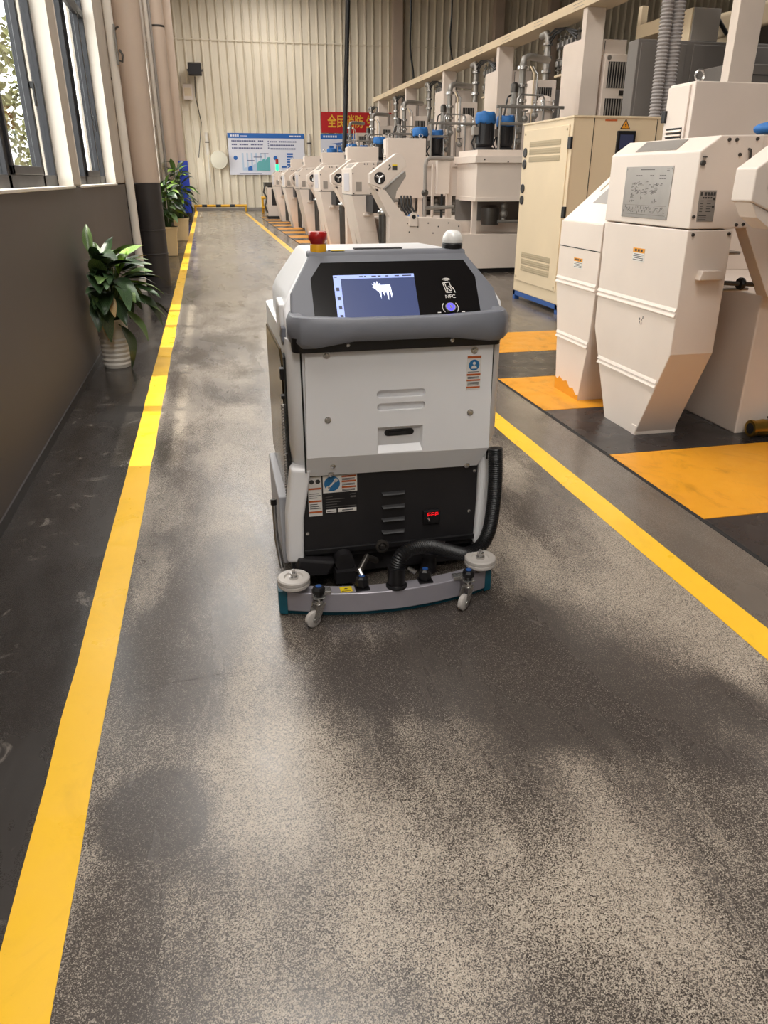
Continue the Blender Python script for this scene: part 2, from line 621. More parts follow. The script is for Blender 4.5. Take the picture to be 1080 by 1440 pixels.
def text_part(name, body, size, mat, parent, loc, rot, depth=0.0006, align='CENTER', squash=1.0, bold=0.0):
    cu = bpy.data.curves.new(name, 'FONT')
    cu.body = body
    cu.size = size
    cu.extrude = depth
    cu.offset = bold
    cu.align_x = align
    cu.align_y = 'CENTER'
    tmp = bpy.data.objects.new(name, cu)
    COL.objects.link(tmp)
    bpy.context.view_layer.update()
    dg = bpy.context.evaluated_depsgraph_get()
    me = bpy.data.meshes.new_from_object(tmp.evaluated_get(dg))
    bpy.data.objects.remove(tmp)
    me.materials.clear()
    me.materials.append(MATS[mat])
    ob = bpy.data.objects.new(name, me)
    COL.objects.link(ob)
    parent = level(parent)
    org = Vector(parent['_org'])
    ob.parent = parent
    ob['_org'] = list(org)
    ob.location = Vector(loc) - org
    ob.rotation_euler = rot
    ob.scale = (squash, 1, 1)
    return ob


def pill(cx, cz, hw, hh, y0, y1, n=8):
    """a rounded slot in the XZ plane"""
    poly = []
    for k in range(n + 1):
        a = -math.pi / 2 + math.pi * k / n
        poly.append((cx + hw - hh + hh * math.cos(a), cz + hh * math.sin(a)))
    for k in range(n + 1):
        a = math.pi / 2 + math.pi * k / n
        poly.append((cx - hw + hh + hh * math.cos(a), cz + hh * math.sin(a)))
    return MB().prism(poly, 'y', y0, y1)


# ================================================================== SETTING
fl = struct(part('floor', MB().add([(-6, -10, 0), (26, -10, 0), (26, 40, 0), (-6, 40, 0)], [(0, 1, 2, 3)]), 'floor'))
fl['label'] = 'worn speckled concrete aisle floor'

# --- left wall: dado below, plaster piers and header above
wl_ = struct(part('wall_left', MB(), 'plaster'))
pl = MB()
edges = [-10.0] + [e for w in WIN for e in w] + [38.0]
for i in range(0, len(edges), 2):
    pl.box(-1.22, -0.96, edges[i], edges[i + 1], WZ0, WZ1)
pl.box(-1.22, -0.96, -10, 38, WZ1, 10.0)
bpy.data.objects.remove(wl_)
wl_ = struct(part('wall_left', pl, 'plaster', bevel=0.012))
wl_['_org'] = [0, 0, 0]
part('dado', MB().box(-1.22, -0.957, -10, 38, 0, 1.285), 'dado', wl_, label='dark grey painted lower wall')
part('skirting', MB().box(-0.96, -0.948, -10, 38, 0, 0.05), 'column_dark', wl_)

for n_, (a, b) in enumerate(WIN):
    w = thing('window_%d' % (n_ + 1), 'grey aluminium casement window', 'window', (-1.08, (a + b) / 2, WZ0))
    del w['category'], w['label']
    w['kind'] = 'structure'
    fr = MB()
    X0, X1 = -1.12, -1.06
    t = 0.06
    fr.box(X0, X1, a, b, WZ0, WZ0 + 0.075)
    fr.box(X0, X1, a, b, WZ1 - t, WZ1)
    fr.box(X0, X1, a, a + t, WZ0, WZ1)
    fr.box(X0, X1, b - t, b, WZ0, WZ1)
    fr.box(X0, X1, a, b, 2.83, 2.90)
    m1, m2 = a + (b - a) * 0.42, a + (b - a) * 0.80
    fr.box(X0, X1, m1 - 0.035, m1 + 0.035, WZ0, WZ1)
    fr.box(X0, X1, m2 - 0.035, m2 + 0.035, WZ0, WZ1)
    part('frame', fr, 'window_alu', w, bevel=0.004)
    # opening sash with its own stiles, slightly proud
    sa = MB()
    sy0, sy1, sz0, sz1 = m1 + 0.035, m2 - 0.035, WZ0 + 0.075, 2.83
    for bx in ((sy0, sy0 + 0.05, sz0, sz1), (sy1 - 0.05, sy1, sz0, sz1), (sy0, sy1, sz0, sz0 + 0.05), (sy0, sy1, sz1 - 0.05, sz1)):
        sa.box(-1.085, -1.045, *bx)
    sash = part('sash', sa, 'window_alu', w, bevel=0.004)
    part('handle', MB().box(-1.045, -1.02, sy1 - 0.035, sy1 - 0.015, 1.88, 1.92).box(-1.03, -1.015, sy1 - 0.038, sy1 - 0.012, 1.78, 1.92), 'black_plastic', sash, bevel=0.004)
    for (p, q) in ((a + t, m1 - 0.035), (m1 + 0.035, m2 - 0.035), (m2 + 0.035, b - t)):
        part('pane', MB().box(-1.092, -1.087, p, q, WZ0 + 0.075, 2.83), 'window_glass', w)
        part('pane', MB().box(-1.092, -1.087, p, q, 2.90, WZ1 - t), 'window_glass', w)
    part('sill_board', MB().box(-1.06, -0.945, a - 0.01, b + 0.01, WZ0 - 0.014, WZ0 + 0.004), 'reveal_plaster', w, bevel=0.003)
    part('reveal', MB().box(-1.06, -0.956, b - 0.012, b + 0.003, WZ0 + 0.004, WZ1).box(-1.06, -0.956, a - 0.003, a + 0.012, WZ0 + 0.004, WZ1), 'reveal_plaster', w)

# --- back wall of ribbed sheet
prof = []
x = -1.3
YB = 37.7
while x < 26.2:
    prof += [(x, YB), (x + 0.215, YB), (x + 0.275, YB - 0.085), (x + 0.290, YB - 0.085), (x + 0.350, YB)]
    x += 0.355
poly = prof + [(26.2, YB + 0.3), (-1.3, YB + 0.3)]
wb = struct(part('wall_back', MB().prism(poly, 'z', 0.0, 10.0), 'sheet'))
wb['_org'] = [0, 0, 0]
part('seam_strip', MB().box(-1.0, 26, YB - 0.094, YB - 0.08, 6.72, 6.75), 'sheet', wb)
struct(part('baseboard_back', MB().box(-0.95, 26, YB - 0.14, YB - 0.091, 0, 0.12), 'machine_grey'))
for i, cx in enumerate((8.9, 13.6, 16.2)):
    struct(part('trim_%d' % (i + 1), MB().box(cx - 0.22, cx + 0.22, YB - 0.45, YB - 0.06, 0, 9.8), 'column_paint', bevel=0.01))
struct(part('wall_right', MB().box(25.5, 25.7, -10, 38, 0, 10), 'cabinet_grey'))
struct(part('wall_rear', MB().box(-1.2, 25.6, -10.2, -10, 0, 10), 'cabinet_grey'))
struct(part('ceiling', MB().box(-1.25, 25.7, -10.2, 38, 9.8, 10.0), 'roof_mat'))

# --- floor markings
def strip(name, x0, x1, y0, y1, mat, z=0.0016, seed=1, wob=0.003, step=0.25):
    rnd = random.Random(seed)
    n = max(2, int((y1 - y0) / step))
    top = []
    for i in range(n + 1):
        y = y0 + (y1 - y0) * i / n
        top.append((x0 + rnd.uniform(-wob, wob), x1 + rnd.uniform(-wob, wob), y))
    mb = MB()
    rings = [[(p[0], p[2], 0.0003), (p[0], p[2], z), (p[1], p[2], z), (p[1], p[2], 0.0003)] for p in top]
    mb.loft(rings)
    return part(name, mb, mat)


o = strip('floor_line', -0.512, -0.398, -3.0, 37.4, 'line_yellow', seed=3)
tag(o, 'yellow floor line running past the potted plants along the window wall', 'floor line')
o = strip('floor_line', 1.56, 1.675, -3.0, 34.0, 'line_yellow', seed=5)
tag(o, 'yellow floor line on the machine side of the aisle', 'floor line')
# black and yellow painted squares under the feeders
ORD = ['first', 'second', 'third', 'fourth', 'fifth', 'sixth', 'seventh', 'eighth', 'ninth', 'tenth', 'eleventh', 'twelfth',
       'thirteenth', 'fourteenth', 'fifteenth', 'sixteenth', 'seventeenth', 'eighteenth', 'nineteenth', 'twentieth', 'last']
sq = 0.842
NEAR_SQ = ['nearest black floor square at the right picture edge', 'scuffed yellow floor square beside the pipe valve',
           'glossy black floor square under the near tall hopper foot', 'yellow floor square under the shorter near hopper foot',
           'black floor square just behind the shorter near hopper', 'yellow floor square beside the robot handle, before the cream cabinet']
for k in range(6):
    y = 2.543 - sq + k * sq
    yel = (k % 2 == 1)
    o = part('floor_square', MB().box(1.987, 4.2, y + 0.003, y + sq - 0.003, 0.0, 0.004 if yel else 0.003), 'mat_yellow' if yel else 'mat_black', bevel=0.001)
    tag(o, NEAR_SQ[k], 'floor square', 'black and yellow floor squares')
for k in range(20):
    y = 13.7 + k * sq
    yel = (k % 2 == 1)
    o = part('floor_square', MB().box(1.987, 2.9, y + 0.003, y + sq - 0.003, 0.0, 0.004 if yel else 0.003), 'mat_yellow' if yel else 'mat_black', bevel=0.001)
    tag(o, '%s floor square by the far feeders, %s from the back wall' % ('yellow' if yel else 'black', ORD[(19 - k) // 2]), 'floor square', 'black and yellow floor squares')
o = part('floor_edge_strip', MB().box(1.967, 1.985, -3, 31, 0, 0.0025), 'crack_dark')
tag(o, 'thin dark joint along the edge of the painted squares', 'floor joint')
# hairline crack in the aisle
cr = MB()
px, py = -0.40, 1.845
pts = [(px, py)]
rnd = random.Random(2)
for i in range(16):
    px += 0.028
    py += rnd.uniform(-0.006, 0.0095)
    pts.append((px, py))
for i in range(len(pts) - 1):
    (a, b), (c, d) = pts[i], pts[i + 1]
    cr.add([(a, b - 0.0006, 0.0004), (c, d - 0.0006, 0.0004), (c, d + 0.0006, 0.0004), (a, b + 0.0006, 0.0004)], [(0, 1, 2, 3)])
o = part('floor_crack', cr, 'crack_dark')
tag(o, 'hairline crack in the concrete beside the yellow window line', 'crack')
#@@STRUCT_END

# ================================================================== MACHINES
def bolts(parent, pts, r=0.009, mat='dark_steel', axis='y', d=0.008, name='bolt'):
    for p in pts:
        q = {'y': (p[0], p[1] - d, p[2]), 'x': (p[0] - d, p[1], p[2]), 'z': (p[0], p[1], p[2] + d)}[axis]
        part(name, MB().cyl(p, q, r, r * 0.8, 8), mat, parent)


def warning_label(parent, x, ya, yb, za, zb):
    """amber headed label on a face that looks towards -X"""
    lb = part('warning_label', MB().box(x - 0.0015, x, ya, yb, za, zb), 'label_white', parent)
    part('header', MB().box(x - 0.002, x - 0.0012, ya, yb, zb - (zb - za) * 0.35, zb), 'label_amber', lb)
    t = MB()
    for i in range(4):
        z = za + (zb - za) * (0.08 + 0.14 * i)
        t.box(x - 0.0021, x - 0.0012, ya + 0.008, yb - 0.008 - 0.01 * (i % 2), z, z + (zb - za) * 0.05)
    for i in range(3):
        t.box(x - 0.0026, x - 0.0016, ya + 0.02 + i * 0.03, ya + 0.04 + i * 0.03, zb - (zb - za) * 0.26, zb - (zb - za) * 0.08)
    part('print', t, 'ink', lb)


def ridge(parent, x, poly_at, zs):
    """a pressed bead across the front: overhanging upper lip, sloping lower lip"""
    for z in zs:
        ya, yb = poly_at(z)
        rd = part('bead', MB().prism([(x - 0.0004, z - 0.020), (x - 0.010, z - 0.016), (x - 0.010, z - 0.011), (x - 0.0004, z + 0.010)], 'y', ya + .002, yb - .002), 'machine_white', parent)
        part('upper_lip', MB().prism([(x - 0.0004, z + 0.012), (x - 0.008, z + 0.012), (x - 0.0004, z + 0.030)], 'y', ya + .002, yb - .002), 'machine_white', rd)


def interp(tab, z):
    for (z0, a0, b0), (z1, a1, b1) in zip(tab, tab[1:]):
        if z0 <= z <= z1:
            f = (z - z0) / (z1 - z0)
            return a0 + (a1 - a0) * f, b0 + (b1 - b0) * f
    return tab[-1][1:]


def arm_part(parent, ya, yb, dx=0.0, dz=0.0):
    P = [(2.33, 1.41), (2.72, 1.68), (2.80, 1.67), (2.86, 1.59), (2.87, 1.515), (2.52, 1.215), (2.46, 1.23), (2.33, 1.28)]
    P = [(a + dx, b + dz) for a, b in P]
    arm = part('conveyor_arm', MB().prism(P, 'y', ya, yb), 'machine_white', parent, bevel=0.006)
    cx, cz = 2.475 + dx, 1.355 + dz
    port = part('bearing_port', MB().lathe([(0.078, 0), (0.082, -0.004), (0.07, -0.006), (0.066, -0.001), (0.0, -0.001)], (cx, ya, cz), 24, 'y'), 'black_metal', arm, smooth=40)
    sp = MB()
    for k in range(3):
        t = 2 * math.pi * k / 3 + 0.5
        sp.cyl((cx, ya - 0.004, cz), (cx + 0.06 * math.cos(t), ya - 0.004, cz + 0.06 * math.sin(t)), 0.014, 0.02, 6)
    part('spokes', sp, 'steel', port)
    bd = part('warning_badge', MB().box(2.66 + dx, 2.735 + dx, ya - 0.002, ya, 1.46 + dz, 1.535 + dz), 'ink', arm)
    part('header', MB().box(2.66 + dx, 2.735 + dx, ya - 0.0025, ya, 1.517 + dz, 1.535 + dz), 'label_yellow', bd)
    part('latch', MB().sweep([(2.60 + dx, ya - 0.003, 1.47 + dz), (2.63 + dx, ya - 0.01, 1.50 + dz), (2.61 + dx, ya - 0.003, 1.53 + dz)], 0.008, 6), 'black_metal', arm)
    part('under_guard', MB().prism([(2.34 + dx, 1.278 + dz), (2.46 + dx, 1.226 + dz), (2.46 + dx, 1.165 + dz), (2.38 + dx, 1.215 + dz)], 'y', ya + 0.01, yb - 0.01), 'machine_white', arm, bevel=0.003)
    return arm


def placard(parent, x, ya, yb, za, zb, seed=1):
    pl_ = part('instruction_plate', MB().box(x - 0.004, x, ya, yb, za, zb), 'plate_metal', parent, bevel=0.002)
    rn = random.Random(seed)
    t = MB()
    w, h = yb - ya, zb - za

    def bar(u, v, du, dv):
        # u runs from the far (left in view) edge
        t.box(x - 0.0048, x - 0.0038, yb - (u + du) * w, yb - u * w, za + v * h, za + (v + dv) * h)
    bar(0.33, 0.93, 0.3, 0.022)
    bar(0.88, 0.91, 0.05, 0.012); bar(0.88, 0.94, 0.05, 0.012)
    for (u, v, n) in ((0.25, 0.82, 3), (0.55, 0.82, 2), (0.75, 0.82, 3), (0.75, 0.76, 3)):
        for i in range(n):
            bar(u + i * 0.045, v, 0.035, 0.016)
    for i in range(46):
        u, v = rn.uniform(0.15, 0.78), rn.uniform(0.3, 0.7)
        if rn.random() < 0.5:
            bar(u, v, rn.uniform(0.02, 0.10), 0.007)
        else:
            bar(u, v, 0.008, rn.uniform(0.02, 0.07))
        bar(u + 0.02, v + 0.02, 0.03, 0.012)
    for i in range(26):
        u = 0.04 + i * 0.035
        bar(u, rn.uniform(0.1, 0.22), 0.02, 0.014)
        bar(u, rn.uniform(0.08, 0.2), 0.006, 0.05)
    bar(0.04, 0.07, 0.92, 0.006); bar(0.04, 0.25, 0.92, 0.004)
    part('print', t, 'pale_ink', pl_)
    for (u, v) in ((ya + 0.012, za + 0.012), (yb - 0.012, za + 0.012), (ya + 0.012, zb - 0.012), (yb - 0.012, zb - 0.012)):
        part('rivet', MB().cyl((x - 0.003, u, v), (x - 0.007, u, v), 0.004, 0.003, 8), 'steel', pl_)


# ---------------------------------------------------------------- near feeder (large, at the right)
F = thing('feeder_machine', 'largest white feeder machine, tall tapered hopper with engraved metal plate', 'machine', (2.6, 3.9, 0), 'white feeder machines along the aisle')
hd = part('head', MB().prism([(2.29, 1.124), (2.29, 1.468), (2.39, 1.535), (2.62, 1.54), (2.62, 1.124)], 'y', 3.45, 4.30), 'machine_white', F, bevel=0.006)
placard(hd, 2.29, 3.65, 4.11, 1.155, 1.408)
# metal viewing lid on the sloping front edge of the head
q = [(2.306, 1.4790), (2.378, 1.5272)]
part('lid_plate', MB().add([(q[0][0] - .002, 3.68, q[0][1] + .003), (q[0][0] - .002, 4.07, q[0][1] + .003), (q[1][0] - .002, 4.09, q[1][1] + .003), (q[1][0] - .002, 3.70, q[1][1] + .003),
                            (q[0][0], 3.68, q[0][1]), (q[0][0], 4.07, q[0][1]), (q[1][0], 4.09, q[1][1]), (q[1][0], 3.70, q[1][1])],
                           [(0, 1, 2, 3), (7, 6, 5, 4), (0, 4, 5, 1), (1, 5, 6, 2), (2, 6, 7, 3), (3, 7, 4, 0)]), 'plate_metal', hd)
npl = part('name_plate', MB().prism([(2.325, 1.158), (2.415, 1.158), (2.409, 1.298), (2.318, 1.298)], 'y', 3.447, 3.4502), 'plate_metal', hd)
t = MB()
for i in range(4):
    t.box(2.345 + i * 0.016, 2.357 + i * 0.016, 3.4462, 3.4472, 1.275, 1.290)
t.prism([(2.324, 1.275), (2.334, 1.275), (2.334, 1.291), (2.324, 1.291)], 'y', 3.4462, 3.4472)
for i in range(4):
    t.box(2.338 + i * 0.014, 2.346 + i * 0.014, 3.4462, 3.4472, 1.262, 1.269)
for i in range(5):
    z = 1.25 - i * 0.012
    t.box(2.33, 2.345, 3.4462, 3.4472, z, z + 0.003)
    t.box(2.365, 2.392 - 0.006 * (i % 2), 3.4462, 3.4472, z, z + 0.003)
for i in range(3):
    t.box(2.330, 2.372, 3.4462, 3.4472, 1.165 + i * 0.009, 1.168 + i * 0.009)
part('print', t, 'ink', npl)
bolts(hd, [(2.306, 3.45, 1.18), (2.549, 3.45, 1.141), (2.588, 3.45, 1.143), (2.43, 3.45, 1.517), (2.47, 3.45, 1.517), (2.50, 3.45, 1.453), (2.58, 3.45, 1.522)])
part('lock', MB().lathe([(0.012, 0), (0.012, -0.012), (0.006, -0.014), (0, -0.014)], (2.308, 3.45, 1.417), 10, 'y').box(2.304, 2.322, 3.438, 3.45, 1.44, 1.446), 'dark_steel', hd)
part('latch_handle', MB().sweep([(2.544, 3.45, 1.478), (2.544, 3.435, 1.474), (2.549, 3.433, 1.43)], 0.006, 6), 'dark_steel', hd)
T1 = [(0.0, 3.665, 4.02), (0.51, 3.437, 4.275), (1.118, 3.45, 4.295)]
chu = part('hopper', MB().prism([(3.45, 1.118), (4.295, 1.118), (4.275, 0.51), (4.02, 0.0), (3.665, 0.0), (3.437, 0.51)], 'x', 2.29, 2.54), 'machine_white', F, bevel=0.005)
ridge(chu, 2.29, lambda z: interp(T1, z), (0.715, 0.325))
warning_label(chu, 2.29, 3.815, 3.935, 0.935, 1.003)
part('grip', MB().prism([(2.366, 0.885), (2.378, 0.93), (2.486, 0.93), (2.503, 0.885)], 'y', 3.405, 3.448), 'machine_white', chu, bevel=0.004)
bolts(chu, [(2.318, 3.449, 1.098), (2.517, 3.449, 1.10)])
t = MB()
for (yy, zz) in ((3.75, 0.612), (3.77, 0.617), (3.752, 0.63), (3.772, 0.634), (3.74, 0.645)):
    t.box(2.2888, 2.2905, yy, yy + 0.006, zz, zz + 0.013)
part('scuff_marks', t, 'ink', chu)
part('toe_cap', MB().prism([(2.286, 0.0), (2.286, 0.06), (2.545, 0.06), (2.545, 0.0)], 'y', 3.655, 3.70), 'machine_white', chu, bevel=0.004)
T2 = [(0.0, 4.40, 4.745), (0.37, 4.336, 4.80), (0.72, 4.312, 4.88), (1.10, 4.312, 4.88)]
ch2 = part('second_hopper', MB().prism([(4.312, 1.10), (4.88, 1.10), (4.88, 0.72), (4.80, 0.37), (4.745, 0.0), (4.40, 0.0), (4.336, 0.37), (4.312, 0.72)], 'x', 2.29, 2.53), 'machine_white', F, bevel=0.005)
ridge(ch2, 2.29, lambda z: interp(T2, z), (0.725, 0.372))
part('seam', MB().box(2.2885, 2.292, 4.313, 4.879, 0.942, 0.947), 'dark_gap', ch2)
warning_label(ch2, 2.29, 4.525, 4.645, 0.826, 0.887)
splash = [(4.39, 0.0), (4.752, 0.0), (4.76, 0.085), (4.72, 0.075), (4.69, 0.10), (4.63, 0.08), (4.58, 0.095), (4.53, 0.06), (4.48, 0.07), (4.43, 0.035), (4.396, 0.04)]
part('paint_splash', MB().prism(splash, 'x', 2.2875, 2.2902), 'mat_yellow', ch2)
lid = part('sloping_lid', MB().prism([(2.295, 1.10), (2.36, 1.155), (2.78, 1.52), (2.78, 1.10)], 'y', 4.32, 4.875), 'machine_white', F, bevel=0.005)
sl = (0.365 / 0.42)
def slope_quad(x0, x1, ya, yb, off, th):
    f = lambda xx: 1.155 + (xx - 2.36) * sl
    nx, nz = -sl / math.hypot(1, sl), 1 / math.hypot(1, sl)
    v = []
    for o_ in (off, off - th):
        v += [(x0 + nx * o_, ya, f(x0) + nz * o_), (x0 + nx * o_, yb, f(x0) + nz * o_), (x1 + nx * o_, yb, f(x1) + nz * o_), (x1 + nx * o_, ya, f(x1) + nz * o_)]
    return MB().add(v, [(0, 1, 2, 3), (7, 6, 5, 4), (0, 4, 5, 1), (1, 5, 6, 2), (2, 6, 7, 3), (3, 7, 4, 0)])
part('window_pane', slope_quad(2.42, 2.72, 4.36, 4.72, 0.003, 0.006), 'machine_grey', lid)
part('grip_slot', slope_quad(2.50, 2.62, 4.785, 4.80, 0.003, 0.006), 'vent_tan', lid)
part('side_plate', MB().prism([(2.622, 1.124), (2.83, 0.782), (3.9, 0.782), (3.9, 1.545), (2.622, 1.54)], 'y', 3.47, 3.56), 'machine_white', F, bevel=0.004)
part('inner_plate', MB().prism([(2.55, 1.12), (2.95, 1.12), (2.95, 0.0), (2.55, 0.0)], 'y', 4.1, 4.16), 'machine_grey', F)
bb = part('base_block', MB().box(2.87, 6.2, 3.56, 5.7, 0.0, 0.78), 'machine_white', F, bevel=0.008)
part('seam', MB().box(2.86, 6.2, 3.553, 3.562, 0.778, 0.786), 'dark_gap', bb)
part('drain_pipe', MB().sweep([(2.575, 3.62, 1.115), (2.575, 3.62, 0.90), (2.59, 3.62, 0.86), (2.62, 3.615, 0.845), (2.72, 3.58, 0.84), (2.95, 3.52, 0.83), (3.3, 3.48, 0.82)], 0.012, 10), 'dark_steel', F, smooth=50)
part('pipe_clamp', MB().lathe([(0.03, -0.012), (0.034, 0), (0.03, 0.012)], (2.735, 3.575, 0.84), 10, 'x'), 'black_plastic', F)
part('step_bar', MB().box(2.62, 2.72, 3.6, 3.9, 0.985, 1.0), 'steel', F, bevel=0.004)
part('step_bar', MB().box(2.60, 2.81, 3.6, 3.9, 0.80, 0.815), 'steel', F, bevel=0.004)
arm_part(F, 3.0, 3.14, -0.06, -0.02)
bolts(F, [(2.40, 3.45, 1.26), (2.40, 3.45, 1.225)], 0.006)

V = thing('pipe_valve', 'short brass ended drain valve lying on the scuffed yellow square', 'valve', (3.05, 3.50, 0))
part('valve_body', MB().sweep([(2.98, 3.49, 0.052), (3.5, 3.50, 0.052)], 0.045, 16), 'dark_steel', V, smooth=50)
part('coupling', MB().lathe([(0.03, -0.06), (0.047, -0.06), (0.049, -0.045), (0.042, -0.04), (0.045, 0.0), (0.05, 0.02), (0.045, 0.04)], (2.97, 3.49, 0.052), 20, 'x'), 'brass', V, smooth=50)
part('bore', MB().cyl((2.909, 3.49, 0.052), (2.914, 3.49, 0.052), 0.031, None, 16), 'dark_gap', V)
part('lever', MB().box(3.02, 3.12, 3.47, 3.51, 0.10, 0.112).box(3.09, 3.11, 3.48, 3.50, 0.09, 0.15), 'dark_steel', V, bevel=0.004)


def control_cabinet(label, x0, x1, y0, y1, z0, z1, legs=False):
    C_ = thing('control_cabinet', label, 'cabinet', ((x0 + x1) / 2, (y0 + y1) / 2, z0), 'white control cabinets on the machines')
    b = part('body', MB().box(x0, x1, y0, y1, z0, z1), 'machine_white', C_, bevel=0.006)
    part('door', MB().box(x0 - 0.014, x0 - 0.001, y0 + 0.04, y1 - 0.005, z0 + 0.03, z1 - 0.015), 'machine_white', C_, bevel=0.004)
    part('hinge', MB().box(x0 - 0.03, x0 - 0.012, y1 - 0.03, y1 + 0.012, z1 - 0.215, z1 - 0.145), 'black_plastic', C_, bevel=0.004)
    part('vent_frame', MB().box(x0 - 0.018, x0 - 0.013, y0 + 0.06, y1 - 0.05, z1 - 0.40, z1 - 0.25), 'dark_gap', C_)
    for i in range(6):
        z = z1 - 0.395 + i * 0.024
        part('louver', MB().prism([(x0 - 0.018, z), (x0 - 0.03, z + 0.003), (x0 - 0.018, z + 0.014)], 'y', y0 + 0.06, y1 - 0.05), 'machine_white', C_)
    for ex in (x0 + 0.05, x1 - 0.08):
        ring = [(ex + 0.03 * math.cos(a), y0 + 0.05, z1 + 0.035 + 0.03 * math.sin(a)) for a in [2 * math.pi * k / 14 for k in range(15)]]
        part('eye_bolt', MB().sweep(ring, 0.007, 6).cyl((ex, y0 + 0.05, z1), (ex, y0 + 0.05, z1 + 0.012), 0.014, None, 8), 'zinc', C_, smooth=50)
    if legs:
        part('leg', MB().box(x0 + 0.04, x0 + 0.11, y0 + 0.02, y0 + 0.09, 0.74, z0), 'machine_white', C_)
        part('leg', MB().box(x1 - 0.11, x1 - 0.04, y0 + 0.02, y0 + 0.09, 0.74, z0), 'machine_white', C_)
    return C_


control_cabinet('wide white control cabinet with eye bolts behind the large hopper head', 2.98, 4.5, 4.65, 4.93, 0.78, 1.893)

# ---------------------------------------------------------------- far feeders (five of a kind)
FY = 12.7
G = thing('feeder_machine', 'x', 'machine', (2.6, FY, 0), 'white feeder machines along the aisle')
hd = part('head', MB().prism([(2.29, 1.11), (2.29, 1.49), (2.41, 1.585), (2.70, 1.60), (2.70, 1.11)], 'y', FY, FY + 0.95), 'machine_white', G, bevel=0.008)
part('lid_plate', MB().add([(2.308, FY + .2, 1.511), (2.308, FY + .72, 1.511), (2.388, FY + .72, 1.574), (2.388, FY + .2, 1.574), (2.312, FY + .2, 1.505), (2.312, FY + .72, 1.505), (2.392, FY + .72, 1.568), (2.392, FY + .2, 1.568)],
                           [(0, 1, 2, 3), (7, 6, 5, 4), (0, 4, 5, 1), (1, 5, 6, 2), (2, 6, 7, 3), (3, 7, 4, 0)]), 'plate_metal', hd)
part('instruction_plate', MB().box(2.284, 2.29, FY + 0.22, FY + 0.70, 1.16, 1.43), 'plate_pale', hd, bevel=0.002)
part('name_plate', MB().box(2.36, 2.45, FY - 0.005, FY, 1.16, 1.30), 'plate_metal', hd)
bolts(hd, [(2.31, FY, 1.42), (2.32, FY, 1.13), (2.50, FY, 1.56), (2.55, FY, 1.56), (2.65, FY, 1.56), (2.60, FY, 1.13), (2.64, FY, 1.50)], 0.012)
# hopper leans back to the floor and ends in two legs with a notch between them
def lean(z):
    return 2.29 + (1.11 - z) * 0.20
hp = MB()
zs = [1.105, 0.50, 0.0]
rings = []
for z, ya, yb in ((1.105, FY, FY + 0.93), (0.55, FY + 0.0, FY + 0.90)):
    rings.append([(lean(z), ya, z), (lean(z), yb, z), (lean(z) + 0.30, yb, z), (lean(z) + 0.30, ya, z)])
hp.loft(rings)
hop = part('hopper', hp, 'machine_white', G, bevel=0.005)
for (ya, yb, yc, yd) in ((FY + 0.0, FY + 0.45, FY + 0.05, FY + 0.30), (FY + 0.45, FY + 0.90, FY + 0.60, FY + 0.86)):
    part('leg', MB().loft([[(lean(.55), ya, .55), (lean(.55), yb, .55), (lean(.55) + .3, yb, .55), (lean(.55) + .3, ya, .55)],
                           [(lean(0), yc, 0), (lean(0), yd, 0), (lean(0) + .3, yd, 0), (lean(0) + .3, yc, 0)]]), 'machine_white', hop, bevel=0.004)
part('grip', MB().prism([(2.47, 0.80), (2.475, 0.835), (2.57, 0.835), (2.575, 0.80)], 'y', FY - 0.06, FY), 'machine_white', hop, bevel=0.004)
part('seam', MB().prism([(2.29, 1.106), (2.60, 1.106), (2.60, 1.112), (2.29, 1.112)], 'y', FY - 0.002, FY + 0.93), 'dark_gap', hop)
AY = FY - 1.25
arm_part(G, AY, AY + 0.16)
PY = AY - 0.05
part('side_plinth', MB().prism([(2.40, 1.22), (2.56, 1.20), (2.70, 1.02), (2.87, 0.83), (3.64, 0.79), (3.73, 0.72), (3.75, 0.58), (5.3, 0.56), (5.3, 0.07), (2.62, 0.07), (2.62, 0.83), (2.50, 1.05)], 'y', PY + 0.06, PY + 0.5), 'machine_white', G, bevel=0.006)
part('kick_base', MB().box(2.7, 5.25, PY + 0.12, PY + 2.2, 0.0, 0.07), 'black_metal', G)
bolts(G, [(2.90 + i * 0.16, PY + 0.06, 0.74 - 0.05 * (i % 2)) for i in range(6)] + [(2.93, PY + .06, 0.62), (3.3, PY + .06, 0.6)], 0.011)
part('body_block', MB().box(2.75, 5.3, PY + 0.5, PY + 2.4, 0.07, 0.74), 'machine_white', G, bevel=0.006)
part('wedge_bracket', MB().prism([(2.56, 1.21), (2.87, 1.45), (2.88, 1.38), (2.74, 1.18), (2.70, 0.98)], 'y', PY + 0.10, PY + 0.26), 'machine_grey', G, bevel=0.004)
part('lifting_lug', MB().prism([(2.93, 0.70), (2.93, 0.85), (2.96, 0.89), (3.02, 0.89), (3.05, 0.85), (3.05, 0.70)], 'y', PY + 0.035, PY + 0.06), 'machine_white', G, bevel=0.004)
part('lug_hole', MB().cyl((2.99, PY + 0.03, 0.83), (2.99, PY + 0.036, 0.83), 0.03, None, 12), 'dark_gap', G)
part('support_post', MB().cyl((2.60, PY + 0.35, 0.07), (2.60, PY + 0.35, 0.86), 0.075, None, 16), 'dark_steel', G, smooth=50)
part('post_collar', MB().lathe([(0.09, 0), (0.10, 0.02), (0.09, 0.05), (0.05, 0.055), (0.04, 0.12), (0, 0.12)], (2.60, PY + 0.35, 0.86), 16), 'zinc', G, smooth=50)
part('chute_mouth', MB().box(2.52, 2.64, FY - 0.55, FY + 0.3, 0.86, 1.10), 'black_metal', G)
cc = control_cabinet('x', 2.92, 3.56, FY + 0.20, FY + 0.46, 1.05, 1.94, legs=True)

